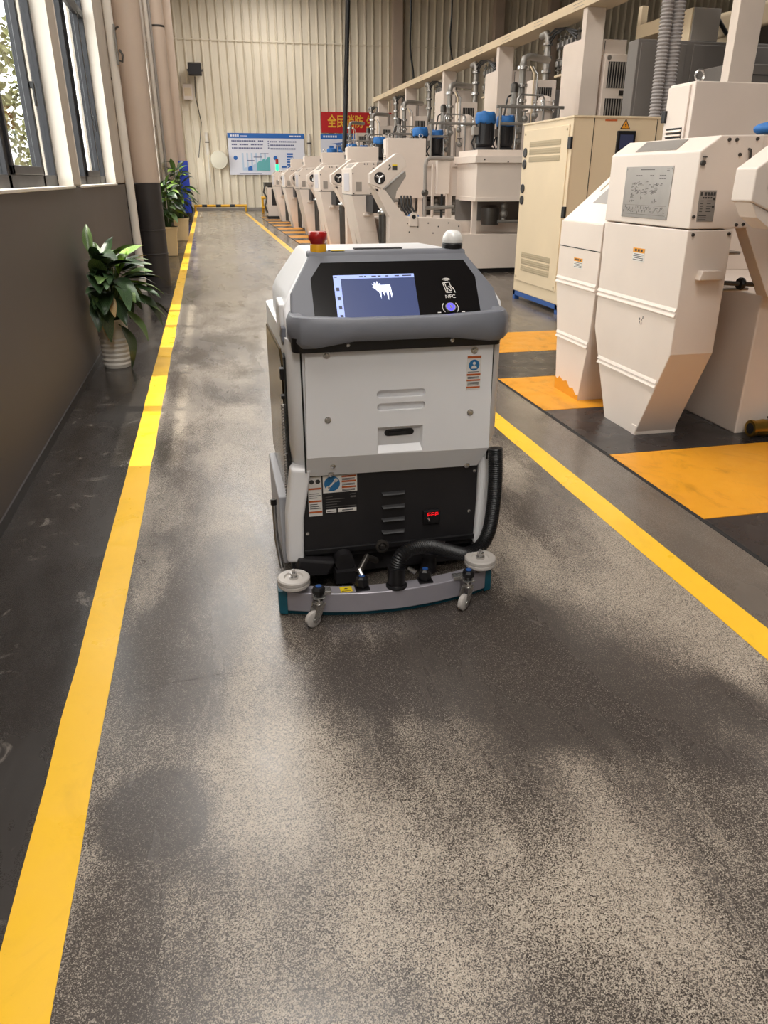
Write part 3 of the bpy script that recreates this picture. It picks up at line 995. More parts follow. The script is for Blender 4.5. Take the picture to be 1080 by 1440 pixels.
# coolant tank on posts behind each feeder
TX0, TX1, TY0, TY1 = 3.83, 5.35, 11.20, 12.25
K = thing('coolant_tank', 'x', 'tank', (4.5, 11.7, 0.74), 'white coolant tanks behind the feeders')
part('tank_body', MB().box(TX0 + .05, TX1 - .05, TY0 + .06, TY1 - .05, 1.05, 1.56), 'machine_white', K, bevel=0.006)
part('bottom_lip', MB().box(TX0 + .04, TX1 - .04, TY0 + .05, TY1 - .04, 1.04, 1.10), 'machine_white', K, bevel=0.004)
part('rim_tray', MB().box(TX0, TX1, TY0, TY1, 1.555, 1.65), 'machine_white', K, bevel=0.006)
part('lid', MB().box(TX0 + .06, TX1 - .06, TY0 + .10, TY1 - .06, 1.65, 1.73), 'machine_white', K, bevel=0.006)
for (x_, y_, zb_) in ((TX0 + .12, TY0 + .31, .56), (TX1 - .2, TY0 + .31, .56), (TX0 + .12, TY1 - .12, .74), (TX1 - .2, TY1 - .12, .74)):
    part('post', MB().box(x_ - .035, x_ + .035, y_ - .035, y_ + .035, zb_, 1.06), 'machine_white', K)
part('tall_post', MB().box(TX0 - .12, TX0 - .04, TY1 - .10, TY1 - .02, 0.72, 1.65), 'machine_white', K)
bolts(K, [(TX0 + 0.14 + i * 0.36, TY0, 1.60 - 0.03 * (i % 2)) for i in range(4)], 0.012)
part('pump_body', MB().lathe([(0.0, 0), (0.13, 0), (0.14, 0.05), (0.14, 0.24), (0.08, 0.28), (0.0, 0.28)], (4.25, 11.62, 0.70), 18), 'dark_steel', K, smooth=50)
part('pump_valve', MB().sweep([(4.42, 11.5, 0.74), (4.42, 11.5, 1.02)], 0.035, 10).sphere((4.42, 11.48, 0.86), 0.06).sphere((4.42, 11.48, 0.97), 0.05), 'pipe_grey', K, smooth=50)
part('pump_valve', MB().sweep([(4.78, 11.5, 0.60), (4.78, 11.5, 1.02)], 0.035, 10).sphere((4.78, 11.48, 0.90), 0.055), 'pipe_grey', K, smooth=50)
part('cross_pipe', MB().cyl((4.32, 11.46, 0.75), (4.80, 11.46, 0.75), 0.025, None, 10), 'pipe_grey', K, smooth=50)
part('back_shadow_plate', MB().box(TX0, TX1, TY1 - 0.2, TY1 - 0.17, 0.74, 1.05), 'cabinet_grey', K)

# small box, pipes and frame left of the tank
SB = thing('junction_box', 'x', 'box', (3.45, 12.2, 0.74), 'junction boxes beside the tanks')
part('body', MB().box(3.50, 3.70, 12.0, 12.12, 1.13, 1.60), 'machine_white', SB, bevel=0.006)
part('cable_drop', MB().cyl((3.6, 12.06, 0.74), (3.6, 12.06, 1.13), 0.02, None, 8), 'black_rubber', SB)
part('bracket', MB().box(3.45, 3.48, 12.1, 12.16, 0.74, 1.55), 'machine_white', SB)
RP = thing('return_pipe', 'x', 'pipe', (3.3, 11.95, 0.74), 'grey return pipes beside the tanks')
part('riser', MB().sweep([(3.28, 11.9, 0.74), (3.28, 11.9, 1.52), (3.30, 11.92, 1.60), (3.36, 11.95, 1.63), (3.75, 12.0, 1.63)], 0.03, 12), 'machine_grey', RP, smooth=50)
part('cross_pipe', MB().sweep([(3.28, 11.88, 0.93), (3.74, 11.88, 0.95)], 0.028, 10), 'pipe_grey', RP, smooth=50)
part('valve', MB().sphere((3.28, 11.9, 1.15), 0.055).box(3.26, 3.30, 11.8, 11.9, 1.14, 1.16), 'dark_steel', RP, smooth=50)
part('foot_cover', MB().sphere((3.10, 11.9, 0.80), 0.09, 1.1, 1, 0.7), 'blue_cover', RP, smooth=60)
for i in range(4):
    part('black_hose', MB().sweep([(2.98 + i * .05, 12.2, 1.1), (2.97 + i * .05, 12.1, 0.95), (3.03 + i * .05, 12.0, 0.82)], 0.018, 8), 'black_rubber', RP, smooth=50)


def pump_motor(label, x, y, z, h=0.46, r=0.115):
    m_ = thing('pump_motor', label, 'motor', (x, y, z), 'blue capped pump motors')
    part('flange', MB().lathe([(r * 1.1, 0), (r * 1.1, 0.03), (r * 0.8, 0.05), (0, 0.05)], (x, y, z), 16), 'black_metal', m_, smooth=40)
    prof = [(r * 0.8, 0.05)]
    prof += [(r, 0.08), (r, h * 0.75), (r * 0.9, h * 0.78), (0, h * 0.78)]
    body = part('motor_body', MB().lathe(prof, (x, y, z), 20), 'black_metal', m_, smooth=40)
    for k in range(10):
        a = 2 * math.pi * k / 10
        part('fin', MB().add([(x + r * .98 * math.cos(a + d_) * s_, y + r * .98 * math.sin(a + d_) * s_, z + zz) for zz in (0.1, h * 0.72) for s_, d_ in ((1, -.04), (1.12, -.03), (1.12, .03), (1, .04))],
                             [(0, 1, 2, 3), (7, 6, 5, 4), (0, 4, 5, 1), (1, 5, 6, 2), (2, 6, 7, 3)]), 'black_metal', body)
    part('terminal_box', MB().box(x - r * 1.5, x - r * 0.9, y - r * .5, y + r * .5, z + h * .4, z + h * .62), 'machine_grey', m_, bevel=0.006)
    rn = random.Random(int(x * 100 + y))
    pr = [(r * 1.02, h * .70), (r * 1.14, h * .72), (r * 1.16, h * .82), (r * 1.12, h * .94), (r * 1.0, h * 1.0), (r * .5, h * 1.01), (0, h)]
    cv = MB()
    n = 22
    rings = []
    for rr, hh in pr:
        rings.append([(x + (rr * (1 + rn.uniform(-.05, .05)) + 1e-4) * math.cos(2 * math.pi * k / n), y + (rr * (1 + rn.uniform(-.05, .05)) + 1e-4) * math.sin(2 * math.pi * k / n), z + hh + rn.uniform(-.012, .012)) for k in range(n)])
    cv.loft(rings)
    part('blue_cover', cv, 'blue_cover', m_, smooth=60)
    part('cable', MB().sweep([(x - r * 1.2, y - .02, z + h * .4), (x - r * 1.7, y - .06, z + h * .2), (x - r * 1.4, y - .1, z + 0.0)], 0.012, 6), 'black_rubber', m_, smooth=50)
    return m_


mA = pump_motor('x', 4.10, 11.62, 1.73, 0.50, 0.13)
mB = pump_motor('x', 4.45, 11.72, 1.73, 0.46, 0.12)

# pipe rack and filter vessels on the tank lid
PR = thing('pipe_rack', 'x', 'pipework', (4.7, 11.9, 1.73), 'grey pipe racks on the tanks')
for (a, b) in (((4.28, 11.50, 1.73), (4.28, 11.50, 2.30)), ((5.18, 11.50, 1.73), (5.18, 11.50, 2.30)), ((4.22, 11.50, 2.30), (5.26, 11.50, 2.30)), ((4.28, 11.5, 2.08), (4.62, 11.5, 2.08))):
    part('rail', MB().cyl(a, b, 0.022, None, 10), 'pipe_grey', PR, smooth=50)
part('riser', MB().sweep([(4.78, 12.0, 1.73), (4.78, 12.0, 2.90), (4.80, 12.0, 2.97), (4.88, 12.02, 3.0), (5.3, 12.3, 3.0)], 0.05, 12), 'pipe_grey', PR, smooth=50)
for z in (2.42, 2.62, 2.85):
    part('flange', MB().lathe([(0.05, -.02), (0.085, -.02), (0.085, .02), (0.05, .02)], (4.78, 12.0, z), 14), 'zinc', PR, smooth=40)
for i, (x_, y_, z_) in enumerate(((4.62, 11.62, 2.0), (4.70, 11.60, 2.15), (4.86, 11.62, 2.2), (4.90, 11.66, 1.95), (4.66, 11.7, 1.86))):
    part('valve', MB().sphere((x_, y_, z_), 0.05, n=10, m=6).cyl((x_, y_ - .07, z_), (x_, y_ + .07, z_), 0.022, None, 8).cyl((x_, y_, z_), (x_, y_, z_ + 0.10), 0.012, None, 6), 'pipe_grey', PR, smooth=50)
    part('hand_wheel', MB().lathe([(0.03, 0), (0.045, 0), (0.045, .012), (0.03, .012)], (x_, y_, z_ + .1), 12), 'dark_steel', PR)
part('small_line', MB().sweep([(4.55, 11.55, 1.75), (4.55, 11.55, 2.4), (4.6, 11.56, 2.46), (4.95, 11.58, 2.46), (4.98, 11.58, 2.40), (4.98, 11.58, 1.8)], 0.014, 8), 'steel', PR, smooth=50)
part('small_line', MB().sweep([(4.86, 11.75, 2.0), (4.86, 11.75, 2.75), (4.82, 11.8, 2.85)], 0.012, 8), 'machine_cream', PR, smooth=50)
part('small_line', MB().sweep([(4.92, 11.76, 2.0), (4.92, 11.76, 2.75), (4.86, 11.8, 2.85)], 0.012, 8), 'steel', PR, smooth=50)
FV = thing('filter_vessel', 'x', 'filter', (5.06, 11.75, 1.73), 'white filter vessels on the tanks')
part('shell', MB().lathe([(0.0, 0), (0.11, 0), (0.125, 0.04), (0.125, 0.62), (0.11, 0.66), (0, 0.66)], (5.06, 11.75, 1.73), 20), 'machine_white', FV, smooth=40)
part('clamp_ring', MB().lathe([(0.12, 0), (0.15, 0), (0.15, .04), (0.12, .04)], (5.06, 11.75, 2.27), 20), 'zinc', FV, smooth=40)
for k in range(5):
    a = 2 * math.pi * k / 5 + .3
    part('clamp', MB().cyl((5.06 + .15 * math.cos(a), 11.75 + .15 * math.sin(a), 2.26), (5.06 + .15 * math.cos(a), 11.75 + .15 * math.sin(a), 2.38), 0.014, None, 6).sphere((5.06 + .15 * math.cos(a), 11.75 + .15 * math.sin(a), 2.39), 0.025, n=8, m=5), 'zinc', FV)
part('cap', MB().lathe([(0.12, 0), (0.10, .05), (0.04, .08), (0.0, .08)], (5.06, 11.75, 2.39), 20), 'machine_white', FV, smooth=40)
DV = thing('dosing_unit', 'x', 'pump', (4.63, 11.95, 1.73), 'small dosing pumps on the tanks')
part('base_can', MB().lathe([(0.0, 0), (0.085, 0), (0.09, .3), (0.07, .42), (0.05, .44), (0.05, .5), (0, .5)], (4.63, 11.9, 1.73), 16), 'machine_white', DV, smooth=40)
part('gear_head', MB().box(4.56, 4.70, 11.83, 11.97, 2.23, 2.36).cyl((4.63, 11.9, 2.36), (4.63, 11.9, 2.52), 0.055, None, 12), 'pipe_grey', DV, bevel=0.006)
part('motor_cap', MB().lathe([(0.06, 0), (0.06, .1), (0.03, .13), (0, .13)], (4.63, 11.9, 2.52), 12), 'dark_steel', DV, smooth=40)
part('hose', MB().sweep([(4.52, 11.9, 1.75), (4.48, 11.88, 2.2), (4.52, 11.88, 2.45), (4.6, 11.9, 2.5)], 0.014, 6), 'black_rubber', DV, smooth=50)

# tall switch cabinet beside each gantry column
YC = 12.04
SC = thing('switch_cabinet', 'x', 'cabinet', (6.1, YC + .4, 0), 'tall white switch cabinets by the gantry columns')
part('body', MB().box(5.78, 6.5, YC + 0.10, YC + 0.80, 0.0, 3.28), 'machine_white', SC, bevel=0.008)
part('door', MB().box(5.765, 5.781, YC + 0.13, YC + 0.77, 0.3, 3.24), 'machine_white', SC, bevel=0.004)
part('door_gap', MB().box(6.13, 6.14, YC + 0.097, YC + 0.103, 0.1, 3.26), 'dark_gap', SC)
ring = [(5.85 + 0.03 * math.cos(a), YC + .2, 3.315 + 0.03 * math.sin(a)) for a in [2 * math.pi * k / 12 for k in range(13)]]
part('eye_bolt', MB().sweep(ring, 0.007, 6), 'zinc', SC, smooth=50)
AC = thing('cabinet_cooler', 'x', 'cooler', (5.25, 12.3, 2.38), 'grille fronted cabinet coolers')
part('body', MB().box(5.02, 5.40, 12.15, 12.40, 2.28, 2.72), 'machine_white', AC, bevel=0.006)
part('grille_recess', MB().box(5.10, 5.33, 12.146, 12.152, 2.38, 2.62), 'dark_gap', AC)
for i in range(6):
    part('grille_bar', MB().box(5.115 + i * .036, 5.125 + i * .036, 12.138, 12.147, 2.38, 2.62), 'machine_grey', AC)
part('stand', MB().box(5.16, 5.24, 12.2, 12.3, 1.65, 2.28), 'machine_white', AC)
# pipe manifold hung under the gantry beam
MF = thing('valve_manifold', 'x', 'pipework', (6.0, YC + 1.3, 3.6), 'pipe manifolds hung under the gantry beam')
y0 = YC + 0.9
part('down_pipe', MB().sweep([(5.82, y0 + .9, 3.55), (5.82, y0 + .7, 3.56), (5.82, y0 + .62, 3.48), (5.82, y0 + .62, 2.9), (5.78, y0 + .5, 2.75), (5.70, y0 + .42, 2.62)], 0.055, 10), 'pipe_grey', MF, smooth=50)
for z in (3.4, 3.2, 3.0):
    part('flange', MB().lathe([(0.05, -.02), (0.08, -.02), (0.08, .02), (0.05, .02)], (5.82, y0 + .62, z), 12), 'zinc', MF)
for r_ in range(4):
    z = 3.02 + r_ * 0.15
    part('header', MB().sweep([(6.0, y0 - .2, z), (6.0, y0 + .62, z)], 0.018, 8), 'dark_steel', MF, smooth=50)
for c_ in range(5):
    yy = y0 - .15 + c_ * .17
    part('branch', MB().cyl((6.0, yy, 2.95), (6.0, yy, 3.52), 0.02, None, 8), 'pipe_grey', MF, smooth=50)
    for r_ in range(2):
        part('valve', MB().box(5.95, 6.05, yy - .04, yy + .04, 3.06 + .27 * r_, 3.14 + .27 * r_), 'steel', MF, bevel=0.008)
part('tray', MB().box(5.92, 6.1, y0 - .25, y0 + .5, 2.90, 2.93), 'machine_cream', MF)
for i in range(3):
    part('cable', MB().sweep([(5.9, y0 - .3, 3.45 - .05 * i), (5.88, y0 + .1, 3.55), (5.84, y0 + .4, 3.58 - .04 * i), (5.8, y0 + .7, 3.50 - .1 * i)], 0.016, 6), 'black_rubber', MF, smooth=50)

# copies along the row: five feeders, counted from the back wall
ROW = {0: 'nearest of the far row', 1: 'second of the far row', 2: 'third of the far row', 3: 'fourth of the far row', 4: 'last, beside the back wall'}
LAB = {
    'feeder': ['far white feeder machine with its whole conveyor arm in view', 'second far white feeder, left of the one with the arm in view',
               'third far white feeder, in the middle of the row', 'fourth far white feeder, next but one to the end', 'smallest far white feeder, by the signal light'],
}
def row(root, what, n=4, first=0):
    root['label'] = what % ROW[first]
    for k in range(first + 1, n + 1):
        dup(root, 3.67 * (k - first), what % ROW[k])
G['label'] = LAB['feeder'][0]
for k in range(1, 5):
    dup(G, 3.67 * k, LAB['feeder'][k])
row(cc, 'square white control cabinet behind a far feeder, %s')
row(K, 'white coolant tank on posts, %s')
row(SB, 'slim white junction box beside a tank, %s', 2)
row(RP, 'grey return pipe with blue wrapped foot, %s', 2)
row(mA, 'left pump motor with blue cap on a tank, %s')
row(mB, 'right pump motor with blue cap on a tank, %s')
row(PR, 'grey pipe rack with valves above a tank, %s')
row(FV, 'white filter vessel with clamped lid, %s')
row(DV, 'white dosing pump with dark head, %s')
row(SC, 'tall white switch cabinet by a gantry column, %s')
row(AC, 'white cabinet cooler with dark grille, %s')
row(MF, 'dense grey pipe manifold under the gantry beam, %s')

# gantry
GA = thing('gantry_frame', 'long cream cable gantry on white columns above the machines', 'gantry', (5.9, 17, 0))
bm_ = part('beam', MB().box(5.72, 6.15, 4.0, 27.5, 3.66, 3.79), 'machine_cream', GA, bevel=0.006)
for k in range(12):
    yy = 10.6 + k * 1.5
    part('slot_plate', MB().box(5.717, 5.721, yy, yy + .38, 3.70, 3.705).box(5.717, 5.721, yy, yy + .38, 3.745, 3.75), 'machine_grey', bm_)
for k in range(6):
    yc = 8.37 + 3.67 * k
    part('column', MB().box(5.75, 6.05, yc, yc + 0.14, 0.0, 3.66), 'machine_white', GA, bevel=0.006)

# ---------------------------------------------------------------- cream cabinet on the blue frame
B = thing('electrical_cabinet', 'cream electrical cabinet with vents on a blue base frame', 'cabinet', (4.1, 8.2, 0))
part('body', MB().box(3.6, 4.75, 7.6, 8.88, 0.10, 1.91), 'machine_cream', B, bevel=0.008)
part('top_cap', MB().box(3.59, 4.76, 7.59, 8.89, 1.895, 1.915), 'machine_cream', B, bevel=0.004)
dr = part('door', MB().box(3.588, 3.6, 7.675, 8.82, 0.23, 1.838), 'machine_cream', B, bevel=0.004)
for (z0, z1, ya, yb) in ((1.665, 1.72, 7.84, 8.645), (1.59, 1.645, 7.84, 8.645), (1.515, 1.57, 7.84, 8.645), (0.505, 0.562, 7.86, 8.66), (0.43, 0.487, 7.86, 8.66), (0.355, 0.412, 7.86, 8.66)):
    v_ = part('vent', MB().box(3.585, 3.589, ya, yb, z0, z1), 'vent_tan', dr)
    for i in range(2):
        part('slat', MB().box(3.582, 3.5855, ya, yb, z0 + .012 + i * .02, z0 + .018 + i * .02), 'vent_tan', v_)
for (yy, zz) in ((8.757, 1.616), (8.758, 1.498), (8.762, 1.244), (8.763, 1.122)):
    part('round_lock', MB().lathe([(0.048, 0), (0.05, -.008), (0.044, -.014), (0.0, -.012)], (3.588, yy, zz), 20, 'x'), 'black_plastic', dr, smooth=40)
for (yy, zz) in ((8.79, 1.80), (7.71, 1.80), (8.79, 0.27), (7.71, 0.27)):
    part('screw', MB().cyl((3.588, yy, zz), (3.582, yy, zz), 0.012, None, 8), 'vent_tan', dr)
for zz in (1.674, 1.032):
    part('hinge', MB().box(3.575, 3.60, 7.59, 7.66, zz - 0.055, zz + 0.055), 'black_plastic', B, bevel=0.005)
part('edge_trim', MB().box(3.592, 3.602, 7.594, 7.602, 0.1, 1.9), 'machine_cream', B)
for gx in (3.812, 4.5):
    part('panel_gap', MB().box(gx, gx + .006, 7.596, 7.602, 0.1, 1.90), 'dark_gap', B)
hm = part('display_unit', MB().box(4.072, 4.27, 7.575, 7.602, 1.50, 1.785), 'black_plastic', B, bevel=0.006)
part('display_glass', MB().box(4.10, 4.245, 7.573, 7.576, 1.62, 1.75), 'screen_ink', hm)
tri = MB().prism([(4.10, 1.80), (4.21, 1.80), (4.155, 1.893)], 'y', 7.597, 7.6005)
tr = part('warning_triangle', tri, 'ink', B)
part('triangle_face', MB().prism([(4.114, 1.807), (4.196, 1.807), (4.155, 1.877)], 'y', 7.5955, 7.598), 'label_amber', tr)
part('bolt_sign', MB().prism([(4.158, 1.858), (4.145, 1.834), (4.154, 1.834), (4.149, 1.812), (4.166, 1.840), (4.157, 1.840)], 'y', 7.594, 7.596), 'ink', tr)
part('red_print', MB().box(3.93, 4.06, 7.598, 7.601, 1.868, 1.884), 'label_orange', B)
part('base_frame', MB().box(3.6, 4.75, 7.6, 7.66, 0.05, 0.10).box(3.6, 4.75, 8.82, 8.88, 0.05, 0.10).box(3.6, 3.66, 7.6, 8.88, 0.05, 0.10).box(4.69, 4.75, 7.6, 8.88, .05, .10), 'blue_paint', B)
for (x_, y_) in ((3.6, 7.6), (3.6, 8.82), (4.69, 7.6), (4.69, 8.82)):
    part('foot', MB().box(x_, x_ + .06, y_, y_ + .06, 0, 0.05), 'blue_paint', B)

# ---------------------------------------------------------------- upper right clutter
W = thing('wall_cooler', 'tall white cooler panel with two grilles beside the thick gantry column', 'cooler', (6.35, 12.3, 0))
part('body', MB().box(6.10, 6.56, 12.0, 12.3, 0.8, 3.07), 'machine_white', W, bevel=0.008)
part('stand', MB().box(6.2, 6.5, 12.05, 12.3, 0.0, 0.8), 'machine_grey', W)
for (z0, z1) in ((2.62, 2.97), (2.22, 2.48)):
    g_ = part('grille', MB().box(6.16, 6.50, 11.993, 12.001, z0, z1), 'dark_gap', W)
    for i in range(8):
        part('bar', MB().box(6.175 + i * .042, 6.187 + i * .042, 11.985, 11.995, z0, z1), 'machine_grey', g_)
part('controller', MB().box(6.38, 6.50, 11.985, 12.001, 2.52, 2.59), 'black_plastic', W)
part('badge', MB().lathe([(0.035, 0), (0.035, -.006), (0, -.006)], (6.16, 12.0, 3.02), 14, 'y'), 'steel', W)
PF = part('frame_post', MB().box(6.50, 6.60, 11.8, 11.9, 0.0, 3.66), 'machine_cream', bevel=0.006)
tag(PF, 'thin cream post standing in front of the two-grille cooler', 'post')

GC = thing('grey_cabinet', 'row of dark grey steel cabinets behind the twin hoses', 'cabinet', (6.4, 10.4, 0))
part('body', MB().box(5.62, 7.9, 10.2, 10.45, 0.0, 2.99), 'cabinet_grey', GC, bevel=0.008)
for i, xx in enumerate((5.66, 6.42, 7.10)):
    part('door', MB().box(xx, xx + .66, 10.19, 10.205, 0.1, 2.95), 'cabinet_grey', GC, bevel=0.006)
part('lock', MB().box(6.96, 7.04, 10.18, 10.19, 2.55, 2.60), 'dark_gap', GC)
TB = thing('duct_box', 'cream topped square duct box above the grey cabinets', 'duct', (6.4, 10.3, 2.99))
part('upright', MB().box(6.36, 6.75, 10.2, 10.5, 2.99, 3.36), 'machine_grey', TB, bevel=0.006)
part('side_panel', MB().box(6.345, 6.36, 10.22, 10.5, 2.99, 3.36), 'machine_cream', TB)
part('crossbar', MB().box(6.345, 6.75, 10.5, 11.6, 3.20, 3.37), 'machine_cream', TB, bevel=0.005)
HS = thing('twin_hose', 'pair of ribbed grey ventilation hoses rising behind the cream cabinet', 'hose', (5.5, 9.4, 1.9))
for (x_, ) in ((5.50,), (5.655,)):
    pa, ra = [], []
    for i in range(121):
        z = 1.5 + i * 0.019
        pa.append((x_ + 0.02 * math.sin(z), 9.4, z))
        ra.append(0.076 if i % 2 else 0.058)
    part('ribbed_hose', MB().sweep(pa, ra, 16), 'hose_grey', HS)
part('floor_stub', MB().box(5.42, 5.75, 9.3, 9.5, 0.0, 1.5), 'machine_grey', HS)
part('ball_joint', MB().sphere((5.30, 9.3, 1.99), 0.045), 'zinc', HS, smooth=60)
RA = thing('robot_arm', 'pale jointed robot arm casing high behind the right gantry column', 'robot arm', (7.3, 11.0, 0))
part('pedestal', MB().box(7.1, 7.6, 10.95, 11.4, 0.0, 2.75), 'machine_grey', RA, bevel=0.01)
part('shoulder', MB().loft([[(7.2 + 0.9 * math.cos(t) * s_ * .35, 11.0 + d_, 3.05 + 0.9 * math.sin(t) * s_ * .35) for t in [2 * math.pi * k / 18 for k in range(18)]] for d_, s_ in ((0, .9), (.06, 1), (.4, 1), (.46, .9))]), 'machine_cream', RA, smooth=40)
part('forearm', MB().loft([[(7.1 + i * .45, 11.1 - .12 + .0, 3.25 + i * .12 - .16 + .0), (7.1 + i * .45, 11.1 + .2, 3.25 + i * .12 - .16), (7.1 + i * .45, 11.1 + .2, 3.25 + i * .12 + .16), (7.1 + i * .45, 11.1 - .12, 3.25 + i * .12 + .16)] for i in range(4)]), 'machine_cream', RA, bevel=0.05, segs=4)
part('cable', MB().sweep([(6.9, 10.9, 3.0), (6.85, 10.9, 3.25), (7.0, 10.9, 3.38), (7.2, 10.9, 3.35), (7.35, 10.9, 3.2)], 0.03, 8), 'black_rubber', RA, smooth=50)
DB = thing('dark_cabinet', 'large shaded grey housing at the far right behind the column', 'cabinet', (8.2, 9.6, 0))
part('body', MB().box(6.35, 8.6, 9.2, 9.9, 0, 2.62), 'cabinet_grey', DB, bevel=0.01)
part('door_seam', MB().box(6.42, 8.5, 9.194, 9.2, 2.50, 2.51).box(6.42, 6.43, 9.194, 9.2, 1.2, 2.5), 'dark_gap', DB)
CB = thing('process_chamber', 'dark boxy machine housings filling the space behind the gantry', 'machine', (8.5, 16, 0))
for k in range(4):
    part('housing', MB().box(7.4, 9.6, 13.6 + k * 3.67, 16.2 + k * 3.67, 0.0, 3.0 + 0.12 * (k % 2)), 'cabinet_grey', CB, bevel=0.02)
CP = thing('blue_topped_cap', 'small blue covered cap at the right picture edge above the feeder', 'cap', (3.05, 3.9, 1.54))
part('neck', MB().lathe([(0.07, 0), (0.07, .03), (0.05, .05), (0, .05)], (3.03, 3.95, 1.54), 16), 'dark_steel', CP, smooth=40)
part('cover', MB().sphere((3.03, 3.95, 1.595), 0.085, 1.1, 1.1, 0.42), 'blue_cover', CP, smooth=60)
#@@MACH_END

# ================================================================== CLEANING ROBOT
RB = thing('cleaning_robot', 'grey and white floor scrubbing robot with touchscreen in the aisle', 'robot', (0.54, 2.65, 0))
# lower body with rounded rear corners
def rrect(x0, x1, y0, y1, r, z, n=5):
    pts = []
    for (cx, cy, a0) in ((x1 - r, y0 + r, -90), (x1 - r, y1 - r, 0), (x0 + r, y1 - r, 90), (x0 + r, y0 + r, 180)):
        for k in range(n + 1):
            a = R(a0 + 90 * k / n)
            pts.append((cx + r * math.cos(a), cy + r * math.sin(a), z))
    return pts
body = part('body_shell', MB().loft([rrect(.205, .895, 2.325, 3.12, .05, .46), rrect(.198, .902, 2.266, 3.14, .05, .55), rrect(.198, .902, 2.266, 3.14, .05, .90)]), 'robot_white', RB, smooth=40)
for (xa, xb, xc, xd) in ((.165, .222, .195, .26), (.842, .905, .846, .90)):
    part('corner_post', MB().loft([[(xa, 2.285, .13), (xb, 2.275, .13), (xb, 2.36, .13), (xa, 2.36, .13)],
                                   [(xa + .005, 2.283, .30), (xb + .006, 2.272, .30), (xb + .006, 2.36, .30), (xa + .005, 2.36, .30)],
                                   [(xc, 2.283, .48), (xd, 2.268, .48), (xd, 2.36, .48), (xc, 2.36, .48)]]), 'robot_white', body, bevel=0.012, segs=3)
# upper hood
def ring_h(y, sx, prof_):
    return [(0.5575 + (x_ - 0.5575) * sx, y if not callable(y) else y(z_), z_) for x_, z_ in prof_]
hp0 = [(.205, .88), (.203, .985), (.222, 1.02), (.305, 1.128), (.815, 1.128), (.895, 1.02), (.912, .985), (.910, .88)]
hp1 = [(.215, .88), (.218, .975), (.235, 1.01), (.32, 1.122), (.80, 1.122), (.88, 1.01), (.90, .975), (.90, .88)]
hp2 = [(.245, .88), (.25, .94), (.27, .97), (.36, 1.075), (.76, 1.075), (.85, .97), (.87, .94), (.87, .88)]
hp3 = [(.30, .88), (.305, .91), (.32, .925), (.40, .98), (.72, .98), (.80, .925), (.815, .91), (.815, .88)]
rear_y = lambda z_: 2.31 + max(0.0, z_ - 0.955) * 1.0
hood = part('hood', MB().loft([ring_h(rear_y, 1, hp0), ring_h(2.56, 1, [(a, b + .004) for a, b in hp0]), ring_h(2.95, 1, hp1), ring_h(3.12, 1, hp2), ring_h(3.2, 1, hp3)]), 'robot_white', RB, bevel=0.010, segs=3, smooth=35)
part('lid_slot', MB().box(.475, .64, 2.60, 2.635, 1.128, 1.1345), 'dark_gap', hood)
# slanted console; helper that maps (x, t, lift) onto the slope
CS0, CSd = Vector((0, 2.302, .955)), Vector((0, .7071, .7071))
CSn = Vector((0, -.7071, .7071))
def cs(x_, z_, lift):
    t = (z_ - .955) / .7071
    p = CS0 + CSd * t + CSn * lift
    return (x_, p.y, p.z)
def slab(poly, l0, l1):
    n = len(poly)
    return MB().add([cs(a, b, l0) for a, b in poly] + [cs(a, b, l1) for a, b in poly],
                    [tuple(range(n)), tuple(range(2 * n - 1, n - 1, -1))] + [(i, (i + 1) % n, n + (i + 1) % n, n + i) for i in range(n)])
con = part('console', slab([(.222, .925), (.222, .975), (.228, 1.022), (.300, 1.122), (.818, 1.122), (.890, 1.02), (.895, .975), (.895, .925)], -.02, .012), 'robot_grey', RB, bevel=0.008, segs=3)
part('console_top', MB().prism([(2.452, 1.118), (2.462, 1.137), (2.50, 1.140), (2.51, 1.12)], 'x', .298, .82), 'robot_grey', con, bevel=0.005)
gl = part('display_glass', slab([(.291, .93), (.296, 1.055), (.335, 1.098), (.806, 1.098), (.833, 1.050), (.822, .93)], .010, .0135), 'glass_black', con)
scr = part('screen', slab([(.362, .935), (.367, 1.062), (.629, 1.062), (.622, .935)], .013, .0142), 'screen_blue', con)
part('status_bar', slab([(.367, 1.052), (.3675, 1.062), (.629, 1.062), (.6285, 1.052)], .0142, .0146), 'screen_bar', scr)
part('menu_bar', slab([(.362, .935), (.367, 1.052), (.390, 1.052), (.384, .935)], .0142, .0146), 'screen_bar', scr)
t = MB()
for i, (a, b) in enumerate(((.371, .379), (.45, .462), (.466, .472), (.49, .505), (.51, .52), (.535, .545), (.565, .58), (.59, .62))):
    v = slab([(a, 1.0555), (a, 1.0585), (b, 1.0585), (b, 1.0555)], .0146, .0149); t.add(v.v, v.f)
for i in range(4):
    z = 1.02 - i * .024
    v = slab([(.371, z), (.371, z + .009), (.381, z + .009), (.381, z)], .0146, .0149); t.add(v.v, v.f)
part('icons', t, 'screen_ink', scr)
# white scanned map shape on the screen
mp = [(.495, 1.023), (.486, 1.028), (.492, 1.030), (.486, 1.037), (.494, 1.034), (.494, 1.041), (.500, 1.036), (.504, 1.044), (.508, 1.036), (.514, 1.038), (.513, 1.033), (.545, 1.033),
      (.547, 1.008), (.543, .998), (.541, 1.014), (.537, 1.016), (.533, .992), (.529, 1.014), (.524, 1.012), (.521, 1.004), (.518, 1.014), (.513, 1.016), (.510, .996), (.506, 1.014), (.500, 1.018)]
part('map_shape', slab(mp, .0142, .0147), 'screen_white', scr)
